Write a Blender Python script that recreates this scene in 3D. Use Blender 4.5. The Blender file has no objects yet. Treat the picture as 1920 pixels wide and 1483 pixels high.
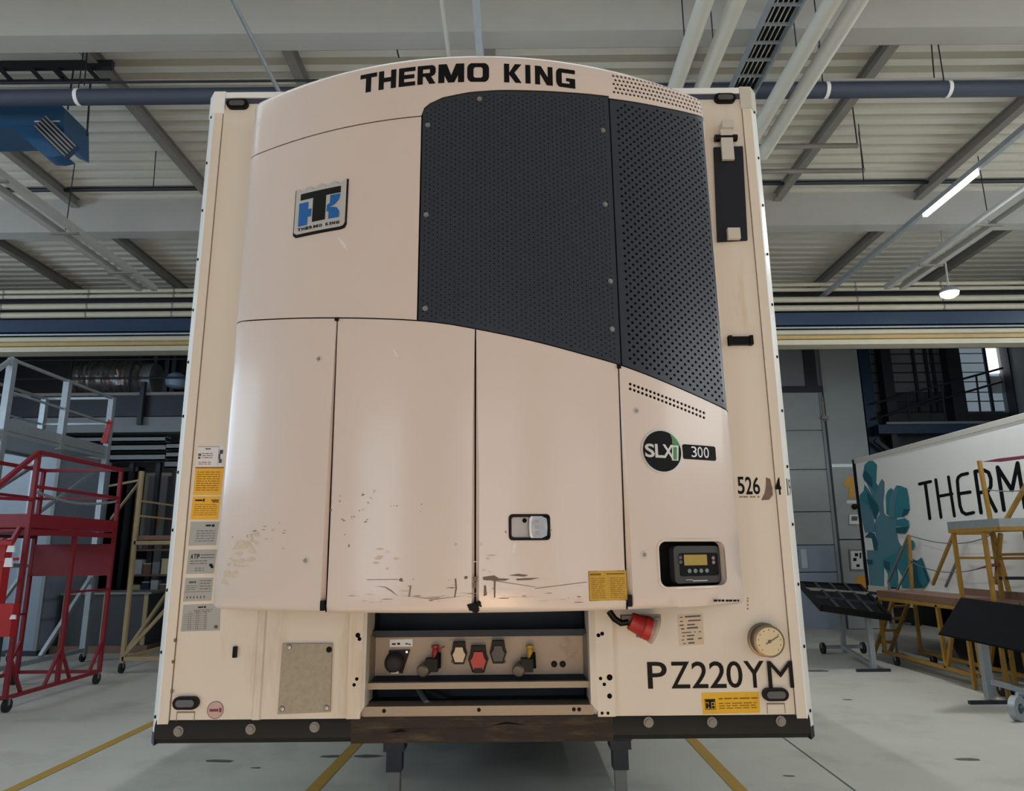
import bpy, bmesh, math, random
import numpy as np
from mathutils import Vector, Matrix
from mathutils.geometry import delaunay_2d_cdt
random.seed(7)
scene = bpy.context.scene
COL = scene.collection

# ------------------------------------------------------------------ camera
FPX, PITCH, ROLL, EYE = 1331.0, 12.55, -0.53, Vector((0.128, 0.0, 1.82))
cd = bpy.data.cameras.new('camera'); cam = bpy.data.objects.new('camera', cd); COL.objects.link(cam)
cd.sensor_fit = 'HORIZONTAL'; cd.sensor_width = 36.0; cd.lens = FPX / 1920 * 36.0
cd.clip_start = 0.05; cd.clip_end = 200
CR = Matrix.Rotation(math.radians(90 + PITCH), 3, 'X') @ Matrix.Rotation(math.radians(ROLL), 3, 'Z')
cam.matrix_world = Matrix.Translation(EYE) @ CR.to_4x4()
scene.camera = cam
# ------------------------------------------------------------------ view, world, daylight
vs = scene.view_settings
vs.view_transform = 'Standard'; vs.look = 'None'; vs.gamma = 1.0; vs.use_curve_mapping = False
vs.exposure = -0.36
w = bpy.data.worlds.new('world'); scene.world = w; w.use_nodes = True
bg = w.node_tree.nodes['Background']; bg.inputs[0].default_value = (0.72, 0.84, 1.0, 1); bg.inputs[1].default_value = 1.6
def area(name, loc, rot, sx, sy, power, col):
    l = bpy.data.lights.new(name, 'AREA'); l.shape = 'RECTANGLE'; l.size = sx; l.size_y = sy
    l.energy = power; l.color = col
    o = bpy.data.objects.new(name, l); COL.objects.link(o); o.location = loc; o.rotation_euler = rot
    return o
R90 = math.radians(90)
# daylight through the three open gates behind the camera and the skylight strip of the roof
GATES = [(-8.2, 4.4), (0.4, 4.4), (7.2, 4.4)]          # centre x, width of each gate in wall_rear (y = -9)
area('gate_daylight', (-8.2, -9.25, 2.5), (R90, 0, 0), 4.2, 4.8, 210, (0.70, 0.86, 1.0))
area('gate_daylight', (0.4, -9.25, 2.5), (R90, 0, 0), 4.2, 4.8, 75, (0.78, 0.90, 1.0))
area('gate_daylight', (7.2, -9.25, 2.5), (R90, 0, 0), 4.2, 4.8, 40, (0.9, 0.95, 1.0))
# daylight through the rooflight strip and the side window bands of the hall
area('rooflight_daylight', (0, 3.3, 7.86), (0, 0, 0), 17.0, 2.0, 330, (0.80, 0.93, 1.0))
area('window_daylight', (-13.9, 5.0, 4.6), (R90, 0, -R90), 12.0, 2.6, 640, (0.66, 0.84, 1.0))
area('window_daylight', (13.5, 2.0, 5.2), (R90, 0, R90), 14.0, 2.6, 800, (0.93, 0.97, 0.97))
ADDED_LAMP = 140  # power of the unseen roof lamps added further down
sl = bpy.data.lights.new('sun', 'SUN'); sl.energy = 15; sl.color = (1.0, 0.63, 0.32); sl.angle = math.radians(0.6)
sun = bpy.data.objects.new('sun', sl); COL.objects.link(sun); sun.location = (0, -20, 12)
sun.rotation_euler = (math.radians(65), 0, math.radians(4))

# ------------------------------------------------------------------ pixel rays -> points on real planes
def ray(u, v): return CR @ Vector(((u - 960) / FPX, -(v - 741.5) / FPX, -1.0))
def P(u, v, Y): d = ray(u, v); return EYE + d * ((Y - EYE.y) / d.y)
def PX(u, v, X): d = ray(u, v); return EYE + d * ((X - EYE.x) / d.x)
def PZ(u, v, Z=0.0): d = ray(u, v); return EYE + d * ((Z - EYE.z) / d.z)

# ------------------------------------------------------------------ materials
MATS = {}
def lin(c): return tuple(((x / 255) / 12.92 if x / 255 <= 0.04045 else ((x / 255 + 0.055) / 1.055) ** 2.4) for x in c)
def mat(name, rgb, rough=0.5, metal=0.0, var=0.12, scale=6.0, bump=0.0, emit=0.0, streak=None, coat=0.0, alpha=1.0, trans=0.0, dirt=None, dirt_scale=2.0, dirt_lo=0.55):
    """procedural paint / metal / concrete: base colour varied by noise, optional second colour 'dirt' in patches"""
    if name in MATS: return MATS[name]
    m = bpy.data.materials.new(name); m.use_nodes = True; MATS[name] = m
    nt = m.node_tree; b = nt.nodes['Principled BSDF']; L = nt.links
    c = lin(rgb)
    tc = nt.nodes.new('ShaderNodeTexCoord'); mp = nt.nodes.new('ShaderNodeMapping')
    L.new(tc.outputs['Object'], mp.inputs[0])
    if streak: mp.inputs['Scale'].default_value = streak
    n = nt.nodes.new('ShaderNodeTexNoise'); n.inputs['Scale'].default_value = scale; n.inputs['Detail'].default_value = 6
    L.new(mp.outputs[0], n.inputs['Vector'])
    mix = nt.nodes.new('ShaderNodeMix'); mix.data_type = 'RGBA'
    mix.inputs[6].default_value = tuple(x * (1 - var) for x in c) + (1,)
    mix.inputs[7].default_value = tuple(min(1, x * (1 + var)) for x in c) + (1,)
    L.new(n.outputs['Fac'], mix.inputs[0])
    out = mix.outputs[2]
    if dirt:
        n2 = nt.nodes.new('ShaderNodeTexNoise'); n2.inputs['Scale'].default_value = dirt_scale; n2.inputs['Detail'].default_value = 9; n2.inputs['Roughness'].default_value = 0.65
        L.new(mp.outputs[0], n2.inputs['Vector'])
        r = nt.nodes.new('ShaderNodeMapRange'); r.inputs[1].default_value = dirt_lo; r.inputs[2].default_value = dirt_lo + 0.2
        L.new(n2.outputs['Fac'], r.inputs[0])
        mx2 = nt.nodes.new('ShaderNodeMix'); mx2.data_type = 'RGBA'
        L.new(r.outputs[0], mx2.inputs[0]); L.new(out, mx2.inputs[6]); mx2.inputs[7].default_value = lin(dirt) + (1,)
        out = mx2.outputs[2]
    L.new(out, b.inputs['Base Color'])
    if name.startswith(('black_', 'ink_', 'dark_rail', 'rusty', 'rubber', 'grille')): b.inputs['Specular IOR Level'].default_value = 0.2 if not name.startswith('grille') else 0.4
    b.inputs['Roughness'].default_value = rough; b.inputs['Metallic'].default_value = metal
    if coat: b.inputs['Coat Weight'].default_value = coat; b.inputs['Coat Roughness'].default_value = 0.12
    if trans: b.inputs['Transmission Weight'].default_value = trans
    if alpha < 1: b.inputs['Alpha'].default_value = alpha
    if emit:
        b.inputs['Emission Color'].default_value = c + (1,); b.inputs['Emission Strength'].default_value = emit
    if bump:
        bp = nt.nodes.new('ShaderNodeBump'); bp.inputs['Strength'].default_value = bump; bp.inputs['Distance'].default_value = 0.01
        L.new(n.outputs['Fac'], bp.inputs['Height']); L.new(bp.outputs[0], b.inputs['Normal'])
    return m
M_UNIT = mat('unit_paint', (214, 200, 192), 0.32, var=0.03, scale=3, coat=0.35)
M_WALL = mat('bulkhead_paint', (222, 212, 198), 0.5, var=0.05, scale=2.5, streak=(3, 3, 0.5), dirt=(196, 172, 140), dirt_scale=1.6, dirt_lo=0.6)
M_POST = mat('white_aluminium', (238, 239, 238), 0.4, var=0.03)
M_CAP = mat('cap_grey', (200, 196, 186), 0.45, var=0.05)
M_GRILLE = mat('grille_plastic', (46, 52, 63), 0.32, var=0.05, scale=3)
M_BLACK = mat('black_plastic', (7, 7, 8), 0.5, var=0.1)
M_PRINT = mat('black_print', (7, 8, 12), 0.6, var=0.05)
M_VOID = mat('black_void', (9, 9, 11), 0.9, var=0.0)
M_COIL = mat('coil_dark', (44, 49, 58), 0.7, var=0.1)
M_RAIL = mat('dark_rail', (38, 37, 34), 0.55, var=0.2, scale=9, dirt=(72, 60, 48), dirt_scale=5, dirt_lo=0.58)
M_SILL = mat('rusty_sill', (56, 49, 43), 0.75, var=0.3, scale=8, streak=(1, 1, 5), dirt=(90, 76, 62), dirt_scale=6, dirt_lo=0.5)
M_STEEL = mat('zinc_steel', (150, 150, 148), 0.42, 0.7, var=0.15, scale=12)
M_CHROME = mat('chrome', (215, 216, 218), 0.18, 1.0, var=0.03)
M_PLATE = mat('dirty_plate', (168, 158, 140), 0.7, 0.2, var=0.22, scale=60, bump=0.15)
M_TRAY = mat('socket_tray', (152, 138, 122), 0.5, 0.2, var=0.08, dirt=(112, 98, 82), dirt_scale=5, dirt_lo=0.6)
M_LENS = mat('marker_lens', (84, 82, 82), 0.2, var=0.1, coat=0.6)
M_YEL = mat('sticker_yellow', (232, 176, 30), 0.5, var=0.05)
M_OCH = mat('sticker_ochre', (190, 152, 50), 0.5, var=0.12, scale=40)
M_GREY = mat('sticker_grey', (164, 164, 158), 0.45, 0.1, var=0.05)
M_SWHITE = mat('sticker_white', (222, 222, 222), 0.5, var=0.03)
M_INK = mat('ink_grey', (92, 92, 90), 0.6, var=0.1)
M_INKD = mat('ink_dark', (18, 15, 13), 0.6, var=0.1)
M_INKY = mat('ink_brown', (132, 96, 20), 0.6, var=0.1)
M_RED = mat('connector_red', (176, 42, 38), 0.45, var=0.1)
M_BLUE = mat('badge_blue', (20, 96, 168), 0.35, var=0.04)
M_GREEN = mat('badge_green', (58, 132, 62), 0.4, var=0.04)
M_ALU = mat('badge_silver', (196, 194, 192), 0.35, 0.3, var=0.04)
M_SCUFF = mat('scuff_brown', (116, 96, 84), 0.7, var=0.25, scale=30)
M_DIRT = mat('grime_tan', (204, 188, 168), 0.7, var=0.12, scale=40)
M_HAIR = mat('scratch_grey', (140, 122, 106), 0.7, var=0.2, scale=40)
M_CREAM = mat('gauge_face', (214, 198, 160), 0.5, var=0.06)
M_LCD = mat('lcd', (170, 150, 78), 0.25, var=0.12, scale=20)
M_DECK = mat('ceiling_deck', (204, 201, 190), 0.6, var=0.05)
M_GIRD = mat('girder_paint', (172, 172, 168), 0.6, var=0.05)
M_PURL = mat('purlin_steel', (132, 128, 122), 0.55, 0.1, var=0.12)
M_FLOOR = mat('concrete_floor', (196, 194, 184), 0.42, var=0.10, scale=1.3, bump=0.05, dirt=(168, 165, 156), dirt_scale=0.9, dirt_lo=0.52)
M_JOINT = mat('floor_joint', (92, 90, 86), 0.8)
M_LINE = mat('floor_yellow', (176, 140, 62), 0.6, var=0.12, scale=9, dirt=(160, 146, 110), dirt_scale=5, dirt_lo=0.56)
M_PIPEW = mat('pipe_white', (196, 196, 188), 0.5, var=0.06, scale=4)
M_PIPED = mat('pipe_slate', (58, 66, 84), 0.5, var=0.08)
M_PIPEC = mat('pipe_cream', (190, 184, 164), 0.55, var=0.08)
M_TRUSS = mat('dark_steel', (44, 48, 56), 0.5, 0.2, var=0.12)
M_NAVY = mat('navy_steel', (34, 56, 84), 0.5, 0.1, var=0.12)
M_OCHB = mat('crane_ochre', (176, 148, 92), 0.55, var=0.15, scale=4)
M_HEAT = mat('heater_blue', (38, 82, 122), 0.4, var=0.08)
M_GALV = mat('galvanised', (160, 168, 174), 0.45, 0.45, var=0.16, scale=14)
M_REDP = mat('red_paint', (132, 24, 38), 0.45, var=0.16, scale=7, dirt=(100, 34, 42), dirt_scale=4, dirt_lo=0.6)
M_REDB = mat('bright_red', (168, 26, 28), 0.45, var=0.12)
M_YELP = mat('yellow_paint', (164, 124, 50), 0.5, var=0.16, scale=9, dirt=(124, 98, 62), dirt_scale=6, dirt_lo=0.58)
M_TAN = mat('tan_paint', (168, 146, 108), 0.6, var=0.16, scale=8)
M_WOOD = mat('worn_wood', (124, 96, 80), 0.7, var=0.25, scale=5, streak=(1, 8, 1))
M_CLAD = mat('wall_cladding', (128, 134, 138), 0.55, var=0.06)
M_DOORG = mat('door_grey', (150, 156, 156), 0.5, var=0.08, scale=3, dirt=(134, 134, 128), dirt_scale=2, dirt_lo=0.6)
M_DOORB = mat('door_bluegrey', (140, 152, 166), 0.4, var=0.05)
M_GLASSD = mat('window_dark', (132, 136, 144), 0.12, var=0.08, scale=2)
M_GLASSL = mat('window_pale', (188, 198, 206), 0.15, var=0.06, scale=2)
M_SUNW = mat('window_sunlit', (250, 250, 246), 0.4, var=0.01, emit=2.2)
M_SKYW = mat('window_sky', (176, 192, 206), 0.15, var=0.04, scale=2, emit=0.35)
M_DARKW = mat('wall_dark', (66, 68, 72), 0.7, var=0.12, scale=2)
M_FOIL = mat('foil_duct', (128, 127, 126), 0.36, 0.6, var=0.2, scale=5, bump=0.9)
M_TWHITE = mat('trailer_white', (238, 239, 236), 0.4, var=0.03)
M_TEAL1 = mat('teal_light', (84, 132, 148), 0.5, var=0.05)
M_TEAL2 = mat('teal_mid', (44, 128, 142), 0.5, var=0.05)
M_TEAL3 = mat('teal_dark', (10, 84, 104), 0.5, var=0.05)
M_TYRE = mat('tyre', (28, 28, 30), 0.8, var=0.15)
M_PANELB = mat('black_panel', (12, 13, 18), 0.9, var=0.12, scale=3)
M_TAPE = mat('maroon_tape', (132, 58, 76), 0.6, var=0.1)
M_ROPE = mat('grey_rope', (112, 110, 116), 0.7)
M_LED = mat('led_tube', (255, 252, 255), 0.4, var=0.0, emit=9.0)
M_FLOOD = mat('flood_lens', (255, 246, 214), 0.4, var=0.0, emit=14.0)
M_ARROW = mat('arrow_ochre', (206, 150, 40), 0.5)
M_CLEAR = mat('clear_plastic', (206, 190, 176), 0.25, var=0.05, alpha=0.55)

# ------------------------------------------------------------------ mesh building
class MB:
    def __init__(s): s.v = []; s.f = []
    def add(s, vs, fs):
        o = len(s.v); s.v += [tuple(p) for p in vs]; s.f += [tuple(i + o for i in f) for f in fs]; return s
    def box(s, lo, hi):
        (x0, y0, z0), (x1, y1, z1) = lo, hi
        return s.add([(x0, y0, z0), (x1, y0, z0), (x1, y1, z0), (x0, y1, z0), (x0, y0, z1), (x1, y0, z1), (x1, y1, z1), (x0, y1, z1)],
                     [(0, 3, 2, 1), (4, 5, 6, 7), (0, 1, 5, 4), (1, 2, 6, 5), (2, 3, 7, 6), (3, 0, 4, 7)])
    def cbox(s, c, sz, rot=None):
        c = Vector(c); h = Vector(sz) / 2; n = MB().box(-h, h)
        return s.add([c + ((rot @ Vector(p)) if rot else Vector(p)) for p in n.v], n.f)
    def bar(s, a, b, w, h=None):
        a, b = Vector(a), Vector(b); h = h or w; d = (b - a)
        if d.length < 1e-6: return s
        d.normalize(); up = Vector((0, 0, 1)) if abs(d.z) < 0.95 else Vector((0, 1, 0))
        x = d.cross(up).normalized(); z = x.cross(d).normalized()
        q = [x * (i * w / 2) + z * (j * h / 2) for i, j in ((-1, -1), (1, -1), (1, 1), (-1, 1))]
        return s.add([a + k for k in q] + [b + k for k in q], [(0, 1, 2, 3), (7, 6, 5, 4), (0, 4, 5, 1), (1, 5, 6, 2), (2, 6, 7, 3), (3, 7, 4, 0)])
    def tube(s, pts, r, n=10, cap=True):
        pts = [Vector(p) for p in pts]; rings = []; prev = None
        for i, p in enumerate(pts):
            d = (pts[min(i + 1, len(pts) - 1)] - pts[max(i - 1, 0)]).normalized()
            if prev is None:
                up = Vector((0, 0, 1)) if abs(d.z) < 0.9 else Vector((0, 1, 0)); x = d.cross(up).normalized()
            else: x = (prev - d * prev.dot(d)).normalized()
            prev = x; y = d.cross(x); rr = r[i] if isinstance(r, (list, tuple)) else r
            rings.append([p + (x * math.cos(t) + y * math.sin(t)) * rr for t in [k * 2 * math.pi / n for k in range(n)]])
        vs = [q for g in rings for q in g]; fs = []
        for i in range(len(rings) - 1):
            for k in range(n): fs.append((i * n + k, i * n + (k + 1) % n, (i + 1) * n + (k + 1) % n, (i + 1) * n + k))
        if cap: fs += [tuple(range(n - 1, -1, -1)), tuple((len(rings) - 1) * n + k for k in range(n))]
        return s.add(vs, fs)
    def lathe(s, c, axis, prof, n=20):
        """prof: list of (distance along axis, radius)"""
        a = Vector(axis).normalized(); return s.tube([Vector(c) + a * d for d, _ in prof], [max(r, 1e-4) for _, r in prof], n) if False else s._lathe(c, a, prof, n)
    def _lathe(s, c, a, prof, n):
        c = Vector(c); up = Vector((0, 0, 1)) if abs(a.z) < 0.9 else Vector((0, 1, 0)); x = a.cross(up).normalized(); y = a.cross(x)
        vs = [c + a * d + (x * math.cos(t) + y * math.sin(t)) * max(r, 1e-4) for d, r in prof for t in [k * 2 * math.pi / n for k in range(n)]]
        fs = [(i * n + k, i * n + (k + 1) % n, (i + 1) * n + (k + 1) % n, (i + 1) * n + k) for i in range(len(prof) - 1) for k in range(n)]
        fs += [tuple(range(n - 1, -1, -1)), tuple((len(prof) - 1) * n + k for k in range(n))]
        return s.add(vs, fs)
    def prism(s, pts, off):
        """polygon (3D points, planar) pushed by the vector off"""
        pts = [Vector(p) for p in pts]; off = Vector(off); n = len(pts)
        return s.add(pts + [p + off for p in pts], [tuple(range(n)), tuple(range(2 * n - 1, n - 1, -1))] + [(i, i + n, (i + 1) % n + n, (i + 1) % n) for i in range(n)])
    def mesh(s, name):
        me = bpy.data.meshes.new(name); me.from_pydata(s.v, [], s.f); me.validate()
        bm = bmesh.new(); bm.from_mesh(me); bmesh.ops.recalc_face_normals(bm, faces=bm.faces); bm.to_mesh(me); bm.free()
        me.shade_smooth(); me.set_sharp_from_angle(angle=0.7); return me
    def build(s, name, m, parent=None, label=None, fixn=True):
        me = s.mesh(name) if fixn else None
        if me is None:
            me = bpy.data.meshes.new(name); me.from_pydata(s.v, [], s.f); me.shade_smooth(); me.set_sharp_from_angle(angle=0.7)
        return place(name, me, m, parent, None, label)
def put(o, parent):
    if parent is not None:
        o.parent = parent; o.matrix_parent_inverse = wm(parent).inverted()
def wm(o):
    return Matrix.Translation(o.location) if o.type == 'EMPTY' else (o.matrix_basis if o.parent is None else o.matrix_basis)
def place(name, me, m, parent=None, mw=None, label=None):
    if m is not None and not me.materials: me.materials.append(m)
    o = bpy.data.objects.new(name, me); COL.objects.link(o)
    if mw is not None: o.matrix_basis = mw
    put(o, parent)
    if label: o['label'] = label
    return o
def thing(name, loc, label=None, cat=None, group=None, kind=None):
    o = bpy.data.objects.new(name, None); COL.objects.link(o); o.location = loc; o.empty_display_size = 0.1
    return tag(o, label, cat, group, kind)
def tag(o, label=None, cat=None, group=None, kind=None):
    for k, v in (('label', label), ('category', cat), ('group', group), ('kind', kind)):
        if v: o[k] = v
    return o
def bx(name, lo, hi, m, parent=None, label=None): return MB().box(lo, hi).build(name, m, parent, label)
def rod(name, pts, r, m, parent=None, n=10): return MB().tube(pts, r, n).build(name, m, parent)
def beam(name, a, b, w, h, m, parent=None): return MB().bar(a, b, w, h).build(name, m, parent)

# ------------------------------------------------------------------ 2D sheets (outline + holes), mapped onto a surface
def inpoly(pts, poly):
    x, y = pts[:, 0], pts[:, 1]; r = np.zeros(len(pts), bool); n = len(poly)
    for i in range(n):
        x0, y0 = poly[i]; x1, y1 = poly[(i + 1) % n]
        if y0 == y1: continue
        c = ((y0 > y) != (y1 > y)) & (x < (x1 - x0) * (y - y0) / (y1 - y0) + x0); r ^= c
    return r
def resample(poly, ds):
    out = []
    for i in range(len(poly)):
        a, b = poly[i], poly[(i + 1) % len(poly)]; k = max(1, int(math.ceil(abs(b[0] - a[0]) / ds)))
        out += [(a[0] + (b[0] - a[0]) * j / k, a[1] + (b[1] - a[1]) * j / k) for j in range(k)]
    return out
def circle(c, r, n=12, ph=0.0, ry=None): return [(c[0] + r * math.cos(ph + 2 * math.pi * k / n), c[1] + (ry or r) * math.sin(ph + 2 * math.pi * k / n)) for k in range(n)]
def rrect(x0, z0, x1, z1, r, n=4):
    o = []
    for cx, cz, a in ((x1 - r, z1 - r, 0), (x0 + r, z1 - r, 90), (x0 + r, z0 + r, 180), (x1 - r, z0 + r, 270)):
        o += [(cx + r * math.cos(math.radians(a + 90 * k / n)), cz + r * math.sin(math.radians(a + 90 * k / n))) for k in range(n + 1)]
    return o
def sheet(adds, holes=(), mapf=None, thick=0.0, ds=0.05, tl=(), grid=True, lift=0.0):
    """triangulated sheet: union of the polygons 'adds' minus convex 'holes'; mapf(s,t,off)->point; rim goes 'thick' inwards"""
    V, Ed, own = [], [], []
    def addp(poly, tagv):
        b = len(V); V.extend(poly); own.extend([tagv] * len(poly)); Ed.extend((b + i, b + (i + 1) % len(poly)) for i in range(len(poly)))
    polys = [resample(p, ds) for p in adds]
    for p in polys: addp(p, -1)
    for i, h in enumerate(holes): addp(list(h), i)
    if grid:
        xs = [q[0] for p in polys for q in p]; zs = [q[1] for p in polys for q in p]
        g = [(x, t) for x in np.arange(min(xs) + ds * 0.37, max(xs), ds) for t in (list(tl) or [(min(zs) + max(zs)) / 2])]
        if g:
            g = np.array(g); ok = np.zeros(len(g), bool)
            for p in polys: ok |= inpoly(g, p)
            for h in holes:
                hb = np.array(h); c = hb.mean(0); rr = np.sqrt(((hb - c) ** 2).sum(1)).max() * 1.15
                ok &= ((g - c) ** 2).sum(1) > rr * rr
            for q in g[ok]: V.append((float(q[0]), float(q[1]))); own.append(-2)
    r = delaunay_2d_cdt([Vector(p) for p in V], Ed, [], 0, 1e-6)
    ov, tris, orig = r[0], r[2], r[3]
    pts = np.array([(p.x, p.y) for p in ov]); tr = np.array([t for t in tris if len(t) == 3])
    cen = pts[tr].mean(1); keep = np.zeros(len(tr), bool)
    for p in polys: keep |= inpoly(cen, p)
    hid = [({own[k] for k in o if own[k] >= 0} or {-1}) for o in orig]
    hv = np.array([next(iter(h)) for h in hid])
    same = (hv[tr[:, 0]] >= 0) & (hv[tr[:, 0]] == hv[tr[:, 1]]) & (hv[tr[:, 1]] == hv[tr[:, 2]])
    tr = tr[keep & ~same]
    # orient all triangles the same way
    a, b, c = pts[tr[:, 0]], pts[tr[:, 1]], pts[tr[:, 2]]
    sg = (b[:, 0] - a[:, 0]) * (c[:, 1] - a[:, 1]) - (b[:, 1] - a[:, 1]) * (c[:, 0] - a[:, 0])
    tr = np.where((sg < 0)[:, None], tr[:, ::-1], tr); tr = tr[np.abs(sg) > 1e-12]
    m = MB(); n = len(pts)
    vs = [mapf(float(p[0]), float(p[1]), lift) for p in pts]; fs = [tuple(int(i) for i in t) for t in tr]
    if thick:
        vs += [mapf(float(p[0]), float(p[1]), lift - thick) for p in pts]
        cnt = {}
        for t in fs:
            for i in range(3):
                e = (t[i], t[(i + 1) % 3]); cnt[e] = 1
        for (i, j) in list(cnt):
            if (j, i) not in cnt: fs.append((j, i, i + n, j + n))
    m.v = [tuple(p) for p in vs]; m.f = fs
    return m
def planar(o, ex, ez, en):
    o, ex, ez, en = Vector(o), Vector(ex), Vector(ez), Vector(en)
    return lambda s, t, off: o + ex * s + ez * t + en * off

GL = {}
def glyph(ch, bold=0.0):
    """outline of one character as (verts 0..1, faces) fitted into the unit box"""
    k = (ch, bold)
    if k not in GL:
        cu = bpy.data.curves.new('glyph', 'FONT'); cu.body = ch; cu.offset = bold; cu.resolution_u = 4
        o = bpy.data.objects.new('glyph', cu); COL.objects.link(o)
        bpy.context.view_layer.update()
        me = bpy.data.meshes.new_from_object(o.evaluated_get(bpy.context.evaluated_depsgraph_get()))
        v = np.array([(q.co.x, q.co.y) for q in me.vertices]); lo, hi = v.min(0), v.max(0)
        GL[k] = ([tuple(p) for p in (v - lo) / (hi - lo)], [tuple(p.vertices) for p in me.polygons])
        bpy.data.objects.remove(o); bpy.data.curves.remove(cu); bpy.data.meshes.remove(me)
    return GL[k]
def letter(ch, box, mapf, m, parent, lift=0.001, bold=0.0, name='letter'):
    v, f = glyph(ch, bold); x0, z0, x1, z1 = box
    b = MB(); b.v = [tuple(mapf(x0 + p[0] * (x1 - x0), z0 + p[1] * (z1 - z0), lift)) for p in v]; b.f = list(f)
    return b.build(name, m, parent, fixn=False)
def words(txt, box, mapf, m, parent, lift=0.001, bold=0.0, name='lettering', gap=0.16):
    """one small line of lettering as one mesh"""
    x0, z0, x1, z1 = box; wd = {'I': 0.32, 'i': 0.3, '1': 0.5, ' ': 0.5, 'M': 1.15, 'W': 1.2}
    tot = sum(wd.get(c, 0.8) + gap for c in txt) - gap; k = (x1 - x0) / tot; x = x0; b = MB()
    for c in txt:
        cw = wd.get(c, 0.8) * k
        if c != ' ':
            v, f = glyph(c, bold); b.add([mapf(x + p[0] * cw, z0 + p[1] * (z1 - z0), lift) for p in v], f)
        x += cw + gap * k
    return b.build(name, m, parent, fixn=False)
def dashes(rows, mapf, m, parent, lift=0.001, name='print'):
    """rows of unreadable small print: list of (s0, t0, s1, t1)"""
    b = MB()
    for s0, t0, s1, t1 in rows: b.add([mapf(s0, t0, lift), mapf(s1, t0, lift), mapf(s1, t1, lift), mapf(s0, t1, lift)], [(0, 1, 2, 3)])
    return b.build(name, m, parent, fixn=False)

def rc_(a, b, c, d): return [(a, b), (c, b), (c, d), (a, d)]
BLOCK = {'T': ([rc_(0, .77, 1, 1), rc_(.34, 0, .66, 1)], []), 'H': ([rc_(0, 0, .3, 1), rc_(.7, 0, 1, 1), rc_(0, .38, 1, .62)], []), 'E': ([rc_(0, 0, .33, 1), rc_(0, .78, 1, 1), rc_(0, .39, .94, .61), rc_(0, 0, 1, .22)], []),
         'R': ([rc_(0, 0, .3, 1), [(0, .4), (.78, .4), (.93, .47), (1, .6), (1, .82), (.93, .94), (.8, 1), (0, 1)], [(.38, .45), (.72, .45), (1, 0), (.66, 0)]], [rc_(.3, .59, .68, .79)]), 'M': ([rc_(0, 0, .24, 1), rc_(.76, 0, 1, 1), [(0, 1), (.32, 1), (.62, 0), (.38, 0)], [(1, 1), (.68, 1), (.38, 0), (.62, 0)]], []),
         'O': ([[(0, .25), (.05, .1), (.17, 0), (.83, 0), (.95, .1), (1, .25), (1, .75), (.95, .9), (.83, 1), (.17, 1), (.05, .9), (0, .75)]], [[(.29, .3), (.36, .22), (.64, .22), (.71, .3), (.71, .7), (.64, .78), (.36, .78), (.29, .7)]]), 'K': ([rc_(0, 0, .3, 1), [(.62, 1), (1, 1), (.56, .5), (.28, .5)], [(.26, .46), (.5, .66), (1, 0), (.64, 0)]], []), 'I': ([rc_(0, 0, 1, 1)], []), 'N': ([rc_(0, 0, .28, 1), rc_(.72, 0, 1, 1), [(0, 1), (.34, 1), (1, 0), (.66, 0)]], []),
         'G': ([[(0, .25), (.05, .1), (.17, 0), (.3, 0), (.3, 1), (.17, 1), (.05, .9), (0, .75)], rc_(.28, .78, 1, 1), rc_(.28, 0, .75, .22), rc_(.7, 0, 1, .52), rc_(.52, .34, 1, .52)], [])}
def block(ch, box, mapf, m, parent, lift=0.0012, ds=0.05):
    x0, z0, x1, z1 = box; f = lambda q: (x0 + q[0] * (x1 - x0), z0 + q[1] * (z1 - z0)); A, H = BLOCK[ch]
    return sheet([[f(q) for q in p] for p in A], [[f(q) for q in h] for h in H], mapf, 0, ds, (), False, lift).build('letter', m, parent, fixn=False)

# ================================================================== THE HALL
HX0, HX1, HY0, HY1, HZ = -14.0, 13.6, -9.0, 17.7, 7.82
fl = thing('floor', (0, 4, 0), 'grey concrete workshop floor with yellow lane lines', kind='structure')
bx('slab', (HX0, HY0 - 4, -0.2), (HX1, HY1 + 1.6, 0), M_FLOOR, fl)
def floor_line(name, pts, wd, m, h):
    b = MB()
    for p, q in zip(pts, pts[1:]):
        d = (q - p).normalized(); n = Vector((-d.y, d.x, 0)) * wd / 2; up = Vector((0, 0, h))
        b.add([p - n + up, q - n + up, q + n + up, p + n + up], [(0, 1, 2, 3)])
    return b.build(name, m, fl, fixn=False)
def fz(u, v, Z=0.0): p = PZ(u, v, Z); p.z = 0; return p
def extend(a, b, k0, k1): d = b - a; return [a - d * k0, b + d * k1]
for a, b, k0, k1 in (((78, 1455), (283, 1358), 0.5, 3.0), ((612, 1455), (672, 1392), 0.5, 0.9), ((1362, 1455), (1294, 1384), 0.5, 1.2)):
    floor_line('lane_line', extend(fz(*a), fz(*b), k0, k1), 0.11, M_LINE, 0.004)
floor_line('slab_joint', extend(fz(1470, 1384), fz(1570, 1458), 0.4, 0.6), 0.014, M_JOINT, 0.003)
for u, v, a, l in ((410, 1427, 0.2, 0.16), (480, 1440, 0.1, 0.05), (625, 1418, 0.0, 0.14), (690, 1418, 0.05, 0.14), (1590, 1312, 0.3, 0.07), (1526, 1258, 0.1, 0.3), (1815, 1424, 0.2, 0.12), (1478, 1455, 0.4, 0.05)):
    p = fz(u, v); n = 7; b = MB()
    b.add([p + Vector((math.cos(t + a) * l * (0.8 + 0.3 * random.random()), math.sin(t) * l * 0.35 * (0.6 + 0.6 * random.random()), 0.0035)) for t in [k * 2 * math.pi / n for k in range(n)]], [tuple(range(n))])
    b.build('oil_mark', M_JOINT, fl, fixn=False)

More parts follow.
